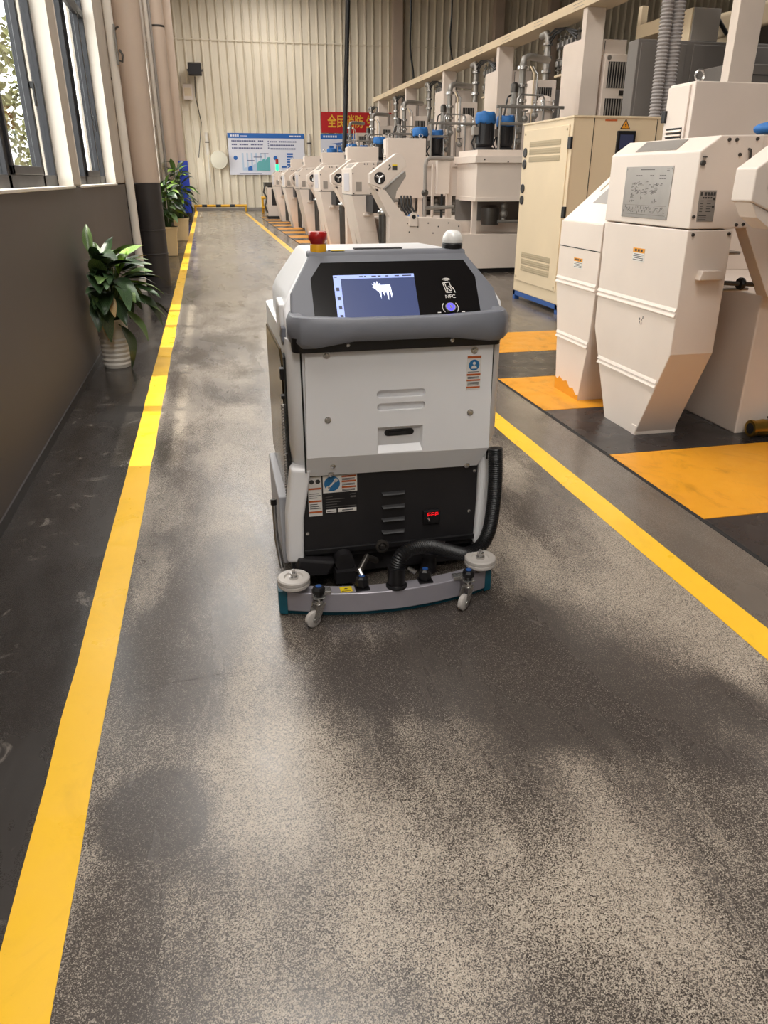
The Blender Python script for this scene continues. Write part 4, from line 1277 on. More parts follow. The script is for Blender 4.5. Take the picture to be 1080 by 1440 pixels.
# NFC mark: card, hand line, waves, lettering
NX, NZ = .737, 1.020
icon = MB()
def stroke(pts, w=.0011):
    for (a, b) in zip(pts, pts[1:]):
        dx, dz = b[0] - a[0], b[1] - a[1]
        l = math.hypot(dx, dz) or 1
        ox, oz = -dz / l * w, dx / l * w
        v = slab([(a[0] + ox, a[1] + oz), (b[0] + ox, b[1] + oz), (b[0] - ox, b[1] - oz), (a[0] - ox, a[1] - oz)], .0135, .0142)
        icon.add(v.v, v.f)
stroke([(NX - .018, NZ + .014), (NX - .012, NZ - .012), (NX + .006, NZ - .012)])
stroke([(NX - .018, NZ + .014), (NX + .004, NZ + .016), (NX + .006, NZ + .004)])
stroke([(NX - .012, NZ + .014), (NX - .007, NZ - .010)])
stroke([(NX + .006, NZ + .006), (NX + .014, NZ - .002), (NX + .017, NZ - .013)])
stroke([(NX - .006, NZ + .0), (NX + .002, NZ - .008), (NX + .008, NZ - .006), (NX + .003, NZ + .003), (NX - .002, NZ + .004)])
for r_ in (.006, .011, .016):
    stroke([(NX - .004 + r_ * math.sin(R(a)), NZ + .018 + r_ * .55 * math.cos(R(a))) for a in range(-55, 56, 22)], .0008)
part('nfc_icon', icon, 'label_white', con)
tx = text_part('nfc_lettering', 'NFC', .018, 'label_white', con, cs(.735, .9965, .0137), (R(45), 0, 0), .0003)
# key switch with its blue ring and arcs
kx, kz = .727, .967
def circ(r_, n=20, x0=0, z0=0):
    return [(x0 + r_ * math.cos(2 * math.pi * k / n), z0 + .7071 * r_ * math.sin(2 * math.pi * k / n)) for k in range(n)]
key = part('key_switch', slab(circ(.017, 24, kx, kz), .013, .018), 'zinc', con)
part('glow_ring', slab(circ(.0135, 24, kx, kz), .018, .0187), 'key_glow', key)
part('key_slot', slab([(kx - .003, kz - .005), (kx + .003, kz - .005), (kx + .003, kz + .005), (kx - .003, kz + .005)], .0187, .0195), 'zinc', key)
icon = MB()
for s_ in (-1, 1):
    stroke([(kx + s_ * .026 * math.cos(R(a)), kz + .0184 * math.sin(R(a))) for a in range(-40, 41, 20)], .0009)
stroke([(kx - .045, kz - .0125), (kx - .034, kz - .0125)], .0012)
stroke([(kx + .034, kz - .0125), (kx + .045, kz - .0125)], .0012)
part('switch_marks', icon, 'label_white', key)
# wrap around handle / bumper
def bumper_section(p, tdir, h0, h1, w_):
    n = Vector((tdir.y, -tdir.x, 0))
    out = []
    for (u, v) in ((-.9, h0 + .010), (-.6, h0), (.55, h0), (1, h0 + .018), (1, h1 - .022), (.55, h1), (-.6, h1), (-1, h1 - .012)):
        q = Vector(p) + n * (u * w_)
        out.append((q.x, q.y, v))
    return out
path = [(.236, 2.40), (.232, 2.30), (.236, 2.262), (.252, 2.240), (.285, 2.230), (.40, 2.228), (.55, 2.227), (.70, 2.228), (.83, 2.230), (.863, 2.240), (.880, 2.262), (.884, 2.30), (.882, 2.40)]
rings = []
for i, p in enumerate(path):
    a = Vector((*path[max(i - 1, 0)], 0)); b = Vector((*path[min(i + 1, len(path) - 1)], 0))
    t_ = (b - a).normalized()
    e = min(1, max(0, (abs(p[0] - .558) - .20) / .08))
    rings.append(bumper_section((p[0], p[1], 0), t_, .900 - .018 * e, .968 + .008 * e, .026))
part('bumper_handle', MB().loft(rings), 'robot_bumper', RB, bevel=0.004, smooth=50)
st = part('bumper_strip', MB().loft([rrect(.215, .882, 2.232, 2.33, .03, .868), rrect(.212, .885, 2.228, 2.33, .03, .912)]), 'black_plastic', RB, smooth=40)
for x_ in (.382, .713):
    part('screw', MB().lathe([(.007, 0), (.007, -.003), (.004, -.005), (0, -.005)], (x_, 2.230, .889), 12, 'y'), 'zinc', st)
# rear panel with pressed slots and a latch recess
rp = part('rear_panel', MB().loft([[(.252, 2.250, .868), (.858, 2.250, .868), (.858, 2.30, .868), (.252, 2.30, .868)],
                                   [(.244, 2.250, .525), (.864, 2.250, .515), (.864, 2.30, .515), (.244, 2.30, .525)],
                                   [(.240, 2.286, .448), (.838, 2.286, .440), (.838, 2.32, .440), (.240, 2.32, .448)]]), 'robot_white', RB)
cut(rp, [pill(.556, .7225, .080, .0125, 2.2, 2.272), pill(.556, .680, .080, .0125, 2.2, 2.272),
         MB().loft([[(.478, 2.2, .612), (.630, 2.2, .612), (.630, 2.2, .523), (.478, 2.2, .523)], [(.478, 2.25, .612), (.630, 2.25, .612), (.630, 2.249, .523), (.478, 2.249, .523)],
                    [(.486, 2.285, .606), (.624, 2.285, .606), (.620, 2.285, .566), (.490, 2.285, .566)]])])
b_ = rp.modifiers.new('bevel', 'BEVEL'); b_.width = .003; b_.segments = 2; b_.limit_method = 'ANGLE'; b_.angle_limit = R(35)
for z in (.7225, .680):
    part('slot_back', pill(.556, z, .079, .012, 2.268, 2.274), 'robot_white', rp)
lt = part('latch', pill(.5535, .588, .050, .011, 2.262, 2.290), 'black_plastic', rp, bevel=.002)
part('latch_tab', MB().box(.52, .575, 2.258, 2.264, .583, .592), 'black_metal', lt)
for (x_, z_) in ((.316, .649), (.791, .644)):
    sc_ = part('screw', MB().lathe([(.011, 0), (.011, -.002), (.007, -.001), (.006, -.004), (0, -.004)], (x_, 2.2505, z_), 14, 'y'), 'zinc', rp, smooth=30)
for (x_, z_) in ((.318, .857), (.795, .850)):
    part('screw', MB().lathe([(.011, 0), (.012, -.003), (.007, -.003), (.005, -.006), (0, -.006)], (x_, 2.2505, z_), 14, 'y'), 'zinc', rp, smooth=30)
for (x_, z_) in ((.325, .452), (.800, .445), (.33, .487)):
    part('screw', MB().lathe([(.010, 0), (.010, -.003), (.004, -.005), (0, -.005)], (x_, 2.284 - (.0 if z_ < .47 else .014), z_), 12, 'y'), 'zinc', rp, smooth=30)
for gx in (.238, .862):
    part('panel_gap', MB().box(gx, gx + .005, 2.262, 2.268, .47, .87), 'dark_gap', rp)
# warning label on the panel
wb_ = part('warning_label', MB().box(.772, .820, 2.2482, 2.2502, .722, .832), 'label_white', rp, label='white sticker with blue helmet sign and orange bars')
for (a, b) in ((.824, .832), (.768, .774), (.750, .755), (.727, .732)):
    part('bar', MB().box(.773, .819, 2.2474, 2.2484, a, b), 'label_orange', wb_)
part('sign', MB().lathe([(.018, 0), (.018, -.001), (0, -.001)], (.796, 2.2484, .802), 20, 'y'), 'label_blue', wb_)
part('figure', MB().lathe([(.005, 0), (.005, -.001), (0, -.001)], (.796, 2.2474, .808), 12, 'y').prism([(.786, .791), (.806, .791), (.803, .799), (.796, .802), (.789, .799)], 'y', 2.2464, 2.2476), 'label_white', wb_)
t = MB()
for z in (.779, .762, .758, .744, .740, .736):
    t.box(.776, .814, 2.2474, 2.2484, z, z + .0018)
part('print', t, 'ink', wb_)
# dark lower panel
lp = part('lower_panel', MB().box(.226, .850, 2.300, 2.33, .165, .455), 'black_metal', RB, bevel=0.003)
for z in (.358, .308, .259, .211):
    part('louver', MB().loft([[(.500, 2.299, z), (.585, 2.299, z), (.585, 2.299, z + .006), (.500, 2.299, z + .006)], [(.504, 2.286, z - .003), (.581, 2.286, z - .003), (.581, 2.290, z + .001), (.504, 2.290, z + .001)]]), 'black_metal', lp)
for (x_, z_) in ((.240, .412), (.240, .232), (.835, .415), (.822, .262)):
    part('screw', MB().lathe([(.006, 0), (.006, -.003), (0, -.004)], (x_, 2.30, z_), 10, 'y'), 'zinc', lp)
mt = part('charge_meter', MB().box(.650, .712, 2.288, 2.301, .228, .282), 'black_plastic', lp, bevel=.004)
seg = MB()
for i in range(3):
    x_ = .666 + i * .014
    seg.box(x_, x_ + .010, 2.2866, 2.288, .272, .2745).box(x_ + .001, x_ + .011, 2.2866, 2.288, .265, .267).box(x_ - .001, x_ + .001, 2.2866, 2.288, .261, .272)
part('red_digits', seg, 'led_red', mt)
part('plug_tip', MB().cyl((.668, 2.287, .252), (.668, 2.274, .250), .004, None, 8), 'zinc', mt)
l1 = part('warning_label', MB().box(.248, .294, 2.2985, 2.3005, .296, .440), 'label_white', lp, label='tall white sticker with orange bars')
for z in (.394, .348, .308):
    part('bar', MB().box(.249, .293, 2.2976, 2.2986, z, z + .006), 'label_orange', l1)
t = MB()
for i in range(13):
    z = .300 + i * .0078
    if not any(abs(z - q_) < .009 for q_ in (.394, .348, .308)):
        t.box(.252, .290 - .006 * (i % 3), 2.2976, 2.2986, z, z + .002)
t.lathe([(.008, 0), (.008, -.001), (.005, -.001)], (.261, 2.2986, .422), 12, 'y').lathe([(.008, 0), (.008, -.001), (.005, -.001)], (.282, 2.2986, .422), 12, 'y')
part('print', t, 'ink', l1)
l2 = part('warning_label', MB().box(.299, .416, 2.2985, 2.3005, .378, .440), 'label_white', lp, label='wide white sticker with round blue spanner sign')
part('sign', MB().lathe([(.027, 0), (.027, -.001), (0, -.001)], (.330, 2.2985, .411), 24, 'y'), 'label_blue', l2)
part('spanner', MB().prism([(.314, .398), (.318, .394), (.344, .420), (.340, .424)], 'y', 2.2965, 2.2978).lathe([(.007, 0), (.007, -.0012), (.003, -.0012)], (.315, 2.2977, .396), 10, 'y').lathe([(.007, 0), (.007, -.0012), (.003, -.0012)], (.343, 2.2977, .423), 10, 'y'), 'label_white', l2)
for z in (.431, .413, .392):
    part('bar', MB().box(.363, .412, 2.2976, 2.2986, z, z + .006), 'label_orange', l2)
t = MB()
for z in (.425, .421, .406, .402, .386, .382):
    t.box(.364, .408, 2.2976, 2.2986, z, z + .0018)
part('print', t, 'ink', l2)
l3 = part('type_plate', MB().box(.302, .416, 2.2988, 2.3004, .300, .373), 'black_plastic', lp)
t = MB()
for i, (a, b) in enumerate(((.306, .330), (.306, .372), (.306, .360), (.306, .345), (.306, .412))):
    t.box(a, b, 2.298, 2.2989, .362 - i * .0095, .3635 - i * .0095)
t.prism([(.390, .366), (.412, .369), (.412, .371), (.390, .3685)], 'y', 2.298, 2.2989).box(.392, .400, 2.298, 2.2989, .355, .361).box(.403, .411, 2.298, 2.2989, .355, .361)
part('print', t, 'pale_ink', l3)
part('serial_strip', MB().box(.306, .342, 2.2978, 2.2989, .304, .316), 'label_white', l3)
part('serial_strip', MB().box(.348, .412, 2.2978, 2.2989, .304, .317), 'label_white', l3)
t = MB()
t.box(.310, .338, 2.2970, 2.2979, .3085, .311).box(.362, .400, 2.2970, 2.2979, .309, .312)
part('print', t, 'ink', l3)
# chassis and mechanism behind the squeegee
chs = part('chassis', MB().box(.225, .86, 2.36, 3.05, .03, .40).box(.23, .855, 2.31, 2.36, .125, .17), 'black_metal', RB, bevel=.006)
part('lower_lip', MB().box(.226, .852, 2.292, 2.33, .150, .170), 'black_plastic', chs, bevel=.003)
part('swing_arm', MB().prism([(.19, .09), (.30, .08), (.33, .13), (.20, .155)], 'y', 2.26, 2.33), 'black_metal', chs, bevel=.008)
part('motor_can', MB().cyl((.36, 2.25, .13), (.36, 2.35, .13), .034, None, 16).box(.325, .40, 2.23, 2.30, .06, .105), 'black_metal', chs, smooth=40)
part('axle_disc', MB().lathe([(.024, 0), (.024, -.012), (.016, -.014), (.012, -.008), (.008, -.018), (0, -.018)], (.502, 2.30, .158), 20, 'y'), 'dark_steel', chs, smooth=40)
part('link_bar', MB().sweep([(.40, 2.22, .10), (.44, 2.26, .14), (.48, 2.30, .10)], .012, 8), 'dark_steel', chs, smooth=50)
part('pivot', MB().cyl((.66, 2.24, .07), (.66, 2.24, .135), .03, .024, 14).cyl((.66, 2.24, .135), (.66, 2.24, .15), .034, None, 14), 'black_metal', chs, smooth=40)
part('side_bracket', MB().box(.18, .235, 2.30, 2.40, .095, .135), 'black_metal', chs, bevel=.004)
part('side_bracket', MB().box(.84, .89, 2.30, 2.42, .07, .14), 'black_metal', chs, bevel=.004)
for (x_, z_) in ((.282, .130), (.282, .118), (.195, .118), (.705, .16), (.735, .163), (.703, .148), (.733, .151)):
    part('bolt', MB().cyl((x_, 2.31, z_), (x_, 2.296, z_), .006, .005, 8), 'zinc', chs)
part('brush_deck', MB().loft([rrect(.17, .90, 2.46, 3.0, .12, .02), rrect(.17, .90, 2.46, 3.0, .12, .10)]), 'black_metal', RB, smooth=40)
for x_ in (.24, .83):
    wv = part('drive_wheel', MB().lathe([(.02, -.035), (.09, -.035), (.10, -.025), (.10, .025), (.09, .035), (.02, .035)], (x_, 2.86, .10), 24, 'x'), 'black_rubber', RB, smooth=40)
# left flank: polished door, cable loom, skirt and guard rod
sp_ = part('side_door', MB().prism([(2.40, .80), (2.46, .84), (3.06, .82), (3.08, .30), (2.46, .28), (2.41, .36)], 'x', .190, .203), 'side_mirror', RB, bevel=.006, label='polished left flank door')
part('side_recess', MB().prism([(2.315, .84), (2.345, .85), (2.375, .60), (2.39, .20), (2.35, .19), (2.33, .60)], 'x', .192, .2005), 'dark_gap', RB)
pa, ra = [], []
for i in range(70):
    f = i / 69
    pa.append((.186, 2.352 + .02 * f, .68 - .36 * f)); ra.append(.009 if i % 2 else .0065)
part('cable_loom', MB().sweep(pa, ra, 8), 'zinc', RB)
part('loom_clip', MB().box(.180, .196, 2.335, 2.365, .765, .80), 'black_plastic', RB)
part('loom_clip', MB().box(.180, .196, 2.345, 2.372, .70, .71), 'black_plastic', RB)
part('side_skirt', MB().loft([[(.158, 2.46, .31), (.195, 2.46, .31), (.195, 3.0, .29), (.165, 3.0, .29)], [(.160, 2.40, .07), (.20, 2.40, .07), (.20, 3.0, .07), (.165, 3.0, .07)]]), 'skirt_grey', RB, bevel=.006)
part('guard_rod', MB().sweep([(.140, 2.45, .29), (.140, 2.43, .16), (.150, 2.38, .065)], .008, 8), 'steel', RB, smooth=50)
part('rod_cap', MB().cyl((.140, 2.452, .285), (.140, 2.455, .305), .0115, None, 8), 'black_plastic', RB)
part('ear_guard', MB().prism([(2.36, .995), (2.46, 1.005), (2.50, .93), (2.40, .885), (2.36, .93)], 'x', .190, .210), 'robot_white', RB, bevel=.006)
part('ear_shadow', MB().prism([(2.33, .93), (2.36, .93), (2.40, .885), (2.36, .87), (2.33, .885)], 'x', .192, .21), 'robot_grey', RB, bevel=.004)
# emergency stop and beacon
es = part('stop_button', MB().lathe([(.026, 0), (.026, .022), (.024, .026), (0, .026)], (.336, 2.488, 1.134), 24), 'yellow_plastic', RB, smooth=40, label='yellow collar of the stop button')
part('red_cap', MB().lathe([(.021, 0), (.024, .004), (.025, .010), (.030, .016), (.030, .034), (.026, .039), (0, .040)], (.336, 2.488, 1.158), 24), 'red_button', es, smooth=40)
part('stop_sticker', MB().box(.375, .418, 2.468, 2.492, 1.1395, 1.1405), 'label_yellow', RB)
part('sticker_print', MB().box(.367, .373, 2.475, 2.487, 1.139, 1.1406), 'ink', RB)
bc = part('beacon_base', MB().lathe([(.033, 0), (.034, .016), (.031, .020), (0, .020)], (.787, 2.50, 1.136), 24), 'black_plastic', RB, smooth=40)
part('beacon_dome', MB().lathe([(.033, 0), (.034, .008), (.031, .022), (.024, .033), (.012, .039), (0, .040)], (.787, 2.50, 1.156), 24), 'lamp_white', bc, smooth=60)
# squeegee
SQ = part('squeegee_bar', MB(), 'bar_silver', RB)
bpy.data.objects.remove(SQ)
def sqy(x_):
    return 2.088 + .075 * ((x_ - .495) / .37) ** 2
def arc_bar(xa, xb, off0, off1, z0, z1, n=26):
    rings_ = []
    for i in range(n + 1):
        x_ = xa + (xb - xa) * i / n
        y_ = sqy(x_)
        rings_.append([(x_, y_ + off0, z0), (x_, y_ + off1, z0), (x_, y_ + off1, z1), (x_, y_ + off0, z1)])
    return MB().loft(rings_)
SQ = part('squeegee_bar', arc_bar(.145, .845, 0, .055, .022, .094), 'bar_silver', RB, bevel=.003, smooth=30)
part('squeegee_blade', arc_bar(.122, .868, .018, .05, .002, .026), 'teal_rubber', SQ, smooth=30)
part('blade_end', arc_bar(.120, .146, -.002, .055, .010, .094, 3), 'teal_rubber', SQ)
part('blade_end', arc_bar(.844, .870, .0, .055, .010, .094, 3), 'teal_rubber', SQ)
for x_ in (.172, .822):
    y_ = sqy(x_) + .012
    rl = part('guide_roller', MB().lathe([(.028, .010), (.030, .0), (.050, .0), (.054, .004), (.054, .013), (.051, .0155), (.054, .018), (.054, .028), (.050, .032), (.032, .032), (.029, .026), (.0, .025)], (x_, y_, .118), 28), 'wheel_grey', SQ, smooth=40)
    part('axle_bolt', MB().lathe([(.016, 0), (.016, .008), (.010, .008), (.010, .014), (.012, .014), (.012, .022), (.006, .022), (.006, .032), (0, .032)], (x_, y_, .143), 10), 'zinc', rl)
    part('bracket', MB().box(x_ - .015, x_ + .015, y_ - .01, y_ + .03, .094, .118), 'zinc', SQ, bevel=.002)
def caster(x_, y_, s_):
    rootc = part('caster_stem', MB().cyl((x_, y_ + .01, .078), (x_, y_ + .01, .130), .007, None, 10).cyl((x_, y_ + .01, .080), (x_, y_ + .01, .090), .015, .013, 14), 'zinc', SQ, smooth=40)
    part('caster_arm', MB().box(x_ - .020, x_ + .020, y_ - .008, y_ + .06, .103, .107).prism([(x_ + s_ * .015, .094), (x_ + s_ * .045, .094), (x_ + s_ * .045, .107), (x_ + s_ * .015, .107)], 'y', y_ + .03, y_ + .06), 'zinc', SQ, bevel=.002)
    cc_, an = (x_, y_ + .01), R(-62 if s_ > 0 else -48)
    fk = [(y_ - .026, .028), (y_ - .014, .018), (y_ + .004, .034), (y_ + .026, .078), (y_ - .006, .082)]
    part('fork', MB().prism(fk, 'x', x_ - .0155, x_ - .0125).prism(fk, 'x', x_ + .0125, x_ + .0155).box(x_ - .0155, x_ + .0155, y_ - .005, y_ + .026, .077, .081).rotz(cc_, an), 'zinc', rootc)
    part('wheel', MB().lathe([(.012, -.010), (.022, -.010), (.028, -.007), (.0285, 0), (.028, .007), (.022, .010), (.012, .010)], (x_, y_ - .016, .0285), 24, 'x').rotz(cc_, an), 'wheel_grey', rootc, smooth=40)
    part('hub', MB().cyl((x_ - .017, y_ - .016, .0285), (x_ + .017, y_ - .016, .0285), .008, None, 10).rotz(cc_, an), 'zinc', rootc)
    kb = part('caster_knob', MB().lathe([(.012, 0), (.014, .008), (.021, .012), (.022, .026), (.017, .034), (0, .035)], (x_, y_ + .01, .107), 8), 'black_plastic', SQ, smooth=25)
    part('blue_insert', MB().cyl((x_, y_ + .01, .142), (x_, y_ + .01, .1435), .010, None, 12), 'blue_paint', kb)
for (x_, s_) in ((.245, 1), (.757, -1)):
    ob0 = len(bpy.data.objects)
    caster(x_, 2.078, s_)
for x_ in (.396, .616):
    y_ = sqy(x_) + .035
    kb = part('clamp_knob', MB().box(x_ - .024, x_ + .024, y_ - .022, y_ + .022, .094, .099).lathe([(.018, .004), (.020, .012), (.023, .016), (.021, .040), (.014, .046), (0, .046)], (x_, y_, .094), 8), 'black_plastic', SQ, smooth=25)
    part('blue_insert', MB().cyl((x_, y_, .140), (x_, y_, .1415), .010, None, 12), 'key_glow' if False else 'blue_paint', kb)
part('lever', MB().sweep([(.585, 2.14, .125), (.56, 2.15, .14)], .008, 8), 'steel', SQ, smooth=40)
part('lever', MB().sweep([(.40, 2.13, .13), (.392, 2.15, .155)], .008, 8), 'steel', SQ, smooth=40)
yl = part('warning_sticker', MB().box(.322, .362, sqy(.34) + .012, sqy(.34) + .046, .094, .0952), 'label_yellow', SQ)
part('sticker_print', MB().box(.326, .358, sqy(.34) + .016, sqy(.34) + .019, .095, .0957).prism([(.335, sqy(.34) + .03), (.342, sqy(.34) + .037), (.349, sqy(.34) + .03)], 'z', .095, .0957), 'ink', yl)
part('hose_port', MB().lathe([(.036, 0), (.036, .006), (.029, .008), (.027, .012), (.029, .014), (.030, .070), (.032, .074), (.0, .075)], (.513, 2.118, .094), 24), 'black_plastic', SQ, smooth=40)
part('port_ring', MB().lathe([(.033, 0), (.033, .006), (.026, .006)], (.513, 2.118, .093), 24), 'zinc', SQ)
# ribbed hose from the port up to the body corner
cp = [(.513, 2.118, .150), (.515, 2.116, .178), (.531, 2.12, .207), (.575, 2.135, .222), (.640, 2.16, .208), (.714, 2.19, .168), (.780, 2.21, .138), (.835, 2.22, .148), (.873, 2.228, .200), (.887, 2.232, .296), (.889, 2.235, .412), (.886, 2.245, .515)]
def catmull(P, n):
    P = [Vector(p) for p in P]
    out = []
    for i in range(len(P) - 1):
        p0, p1, p2, p3 = P[max(i - 1, 0)], P[i], P[i + 1], P[min(i + 2, len(P) - 1)]
        for k in range(n):
            t = k / n
            out.append(.5 * ((2 * p1) + (-p0 + p2) * t + (2 * p0 - 5 * p1 + 4 * p2 - p3) * t * t + (-p0 + 3 * p1 - 3 * p2 + p3) * t ** 3))
    out.append(P[-1])
    return out
raw = catmull(cp, 40)
dist = [0]
for a, b in zip(raw, raw[1:]):
    dist.append(dist[-1] + (b - a).length)
hp_, hr_ = [], []
stp = .0034
nn = int(dist[-1] / stp)
j = 0
for i in range(nn + 1):
    d = i * stp
    while j < len(dist) - 2 and dist[j + 1] < d:
        j += 1
    f = (d - dist[j]) / max(dist[j + 1] - dist[j], 1e-6)
    hp_.append(raw[j].lerp(raw[j + 1], min(f, 1)))
    hr_.append(.0255 if i % 2 else .0228)
part('suction_hose', MB().sweep(hp_, hr_, 16), 'black_rubber', RB, smooth=30, label='black ribbed suction hose')
#@@ROBOT_END

# ================================================================== LEFT WALL FITTINGS
CLAB = {1.8: 'round steel column standing left of the camera', 11.0: 'nearest round steel column, pale above and dark below, behind the big plant',
        20.2: 'second round steel column behind the cream potted plants', 29.4: 'third round column beside the blue board'}
for yc in (11.0, 20.2, 29.4):
    C_ = thing('steel_column', CLAB[yc], 'column', (-.735, yc, 0), 'round columns along the window wall')
    part('shaft', MB().cyl((-.735, yc, 1.30), (-.735, yc, 9.8), .165, None, 28), 'column_paint', C_, smooth=40)
    part('painted_foot', MB().cyl((-.735, yc, 0), (-.735, yc, 1.30), .1665, None, 28), 'column_dark', C_, smooth=40)
    for z in (0.72, 0.42):
        part('band', MB().lathe([(.166, -.012), (.171, -.008), (.171, .008), (.166, .012)], (-.735, yc, z), 28), 'column_dark', C_, smooth=40)
    if yc == 20.2:
        part('wire_band', MB().lathe([(.166, -.02), (.171, -.018), (.171, .018), (.166, .02)], (-.735, yc, 4.45), 28), 'dark_steel', C_)
def wall_pipe(label, x, y, r, z0, z1, mat='conduit', foot=None, name='wall_conduit'):
    o_ = thing(name, label, 'conduit', (x, y, z0))
    part('tube', MB().cyl((x, y, z0), (x, y, z1), r, None, 12), mat, o_, smooth=40)
    for z in (1.0, 2.4, 4.0):
        part('clip', MB().box(x - r * 1.3, x + r * .4, y - .02, y + .02, z, z + .03), 'dark_steel', o_)
    if foot:
        part('foot_sleeve', MB().cyl((x, y, z0), (x, y, .4), r * 1.25, None, 12), foot, o_, smooth=40)
    return o_
wall_pipe('white plastic conduit left of the nearest column', -.905, 10.45, .05, 0, 9.5, 'reveal_plaster')
wall_pipe('thin grey conduit between the first and second columns', -.90, 19.3, .045, 0, 9.5, 'conduit')
wall_pipe('second thin grey conduit beside the second column', -.84, 19.6, .03, 0, 9.5, 'machine_grey')
HK = thing('pipe_bracket', 'small rusty iron bracket high beside the nearest column', 'bracket', (-.9, 10.4, 2.7))
part('plate', MB().box(-.86, -.84, 10.36, 10.44, 2.55, 2.95), 'pipe_grey', HK, bevel=.004)
part('hook', MB().sweep([(-.85, 10.38, 2.6), (-.80, 10.36, 2.58), (-.79, 10.36, 2.65), (-.82, 10.36, 2.70)], .012, 6), 'dark_steel', HK)
part('hook', MB().sweep([(-.85, 10.40, 2.9), (-.80, 10.38, 2.93)], .012, 6), 'dark_steel', HK)
JB = thing('socket_box', 'small grey socket box low on the column foot', 'socket', (-.62, 13.0, .62))
part('box', MB().box(-.955, -.80, 14.0, 14.2, .62, .86), 'machine_grey', JB, bevel=.01)
part('cable', MB().sweep([(-.88, 14.1, .62), (-.88, 14.1, .3), (-.93, 14.1, .1)], .02, 8), 'machine_grey', JB)
BP = thing('blue_board', 'upright blue board beside the third column', 'board', (-.62, 28.6, 0))
part('panel', MB().box(-.88, -.50, 28.7, 28.76, 0.25, 1.90), 'board_blue', BP, bevel=.005)
part('leg', MB().box(-.86, -.82, 28.71, 28.75, 0, .25), 'dark_steel', BP)
part('leg', MB().box(-.56, -.52, 28.71, 28.75, 0, .25), 'dark_steel', BP)
FL = thing('floodlight', 'black floodlight on a bracket high on the left of the back wall', 'lamp', (-.4, 36.9, 5.6))
part('housing', MB().prism([(36.95, 5.35), (37.35, 5.35), (37.35, 5.85), (36.95, 5.75)], 'x', -.25, .30), 'black_metal', FL, bevel=.02)
part('yoke', MB().sweep([(-.28, 37.15, 5.55), (-.28, 37.5, 5.55), (.33, 37.5, 5.55), (.33, 37.15, 5.55)], .03, 6), 'dark_steel', FL)
part('mount', MB().box(-.02, .08, 37.45, 37.614, 5.45, 5.65), 'dark_steel', FL)
part('wire', MB().sweep([(0.0, 37.55, 5.35), (-.05, 37.58, 4.6), (.1, 37.58, 3.6), (-.15, 37.58, 2.2)], .02, 6), 'dark_steel', FL)
DB2 = thing('fuse_box', 'small white fuse box below the floodlight', 'box', (-.35, 37.55, 4.5))
part('case', MB().box(-.55, -.15, 37.42, 37.614, 4.45, 5.05), 'machine_white', DB2, bevel=.02)
part('flap', MB().box(-.50, -.20, 37.41, 37.42, 4.6, 4.9), 'machine_cream', DB2)

# ================================================================== BACK WALL
def board(label, x0, x1, z0, z1, name='notice_board'):
    o_ = thing(name, label, 'poster', ((x0 + x1) / 2, 37.6, z0), 'notice boards on the back wall')
    part('panel', MB().box(x0, x1, 37.56, 37.613, z0, z1), 'poster_white', o_, bevel=.005)
    return o_
PB = board('large white notice board with blue header and rising chart', 1.18, 4.60, 1.50, 3.20)
part('header', MB().box(1.18, 4.60, 37.55, 37.562, 3.00, 3.20), 'poster_blue', PB)
t = MB()
for i in range(4):
    t.box(1.30 + i * .10, 1.38 + i * .10, 37.545, 37.552, 3.06, 3.14)
t.box(1.75, 2.05, 37.545, 37.552, 3.075, 3.10)
t.box(3.93, 4.12, 37.545, 37.552, 3.06, 3.12)
for i in range(3):
    t.box(4.18 + i * .1, 4.25 + i * .1, 37.545, 37.552, 3.06, 3.12)
part('header_print', t, 'poster_white', PB)
t = MB()
rn = random.Random(4)
for r_ in range(3):
    z = 2.86 - r_ * .145
    x_ = 1.34
    while x_ < 2.75 - .05 * r_:
        w_ = rn.choice((.05, .06, .07))
        t.box(x_, x_ + w_, 37.552, 37.561, z, z + .055)
        x_ += w_ + (.02 if rn.random() < .9 else .12)
    x_ = 3.06
    while x_ < 4.2:
        w_ = rn.choice((.05, .06, .07))
        t.box(x_, x_ + w_, 37.552, 37.561, z - .02, z + .035)
        x_ += w_ + (.02 if rn.random() < .9 else .1)
for i in range(4):
    t.box(2.95, 3.0, 37.552, 37.561, 2.85 - .09 * i, 2.90 - .09 * i)
t.box(1.6, 2.6, 37.552, 37.561, 1.56, 1.575)
t.box(1.98, 2.3, 37.552, 37.561, 2.08, 2.11); t.box(2.28, 2.65, 37.552, 37.561, 2.22, 2.25); t.box(2.6, 2.95, 37.552, 37.561, 2.36, 2.39)
part('text_lines', t, 'poster_ink', PB)
for i, (h, m_) in enumerate(((.10, 'poster_pale'), (.16, 'poster_blue'), (.24, 'poster_pale'), (.36, 'poster_teal'), (.46, 'poster_teal'), (.52, 'poster_teal'))):
    xa = 1.80 + i * .2
    part('chart_area', MB().prism([(xa, 1.68), (xa + .2, 1.68), (xa + .2, 1.72 + h), (xa + .1, 1.72 + h * .98), (xa, 1.68 + h * .8)], 'y', 37.550 - .001 * i, 37.561), m_, PB)
for i in range(6):
    part('column_band', MB().box(1.76 + i * .2, 1.83 + i * .2, 37.556, 37.561, 1.68, 2.40), 'poster_pale', PB)
for (cx, cz) in ((1.47, 2.20), (3.26, 2.20)):
    part('emblem', MB().lathe([(.09, 0), (.09, -.01), (0, -.01)], (cx, 37.561, cz), 16, 'y'), 'poster_blue', PB)
for i in range(5):
    part('flow_box', MB().box(3.78, 4.06, 37.550, 37.561, 2.33 - i * .11, 2.40 - i * .11), 'poster_blue', PB)
part('flow_box', MB().box(3.52, 3.75, 37.550, 37.561, 1.80, 1.87), 'poster_blue', PB)
part('flow_mark', MB().prism([(3.92, 1.74), (4.05, 1.81), (3.92, 1.88), (3.79, 1.81)], 'y', 37.550, 37.561), 'poster_blue', PB)
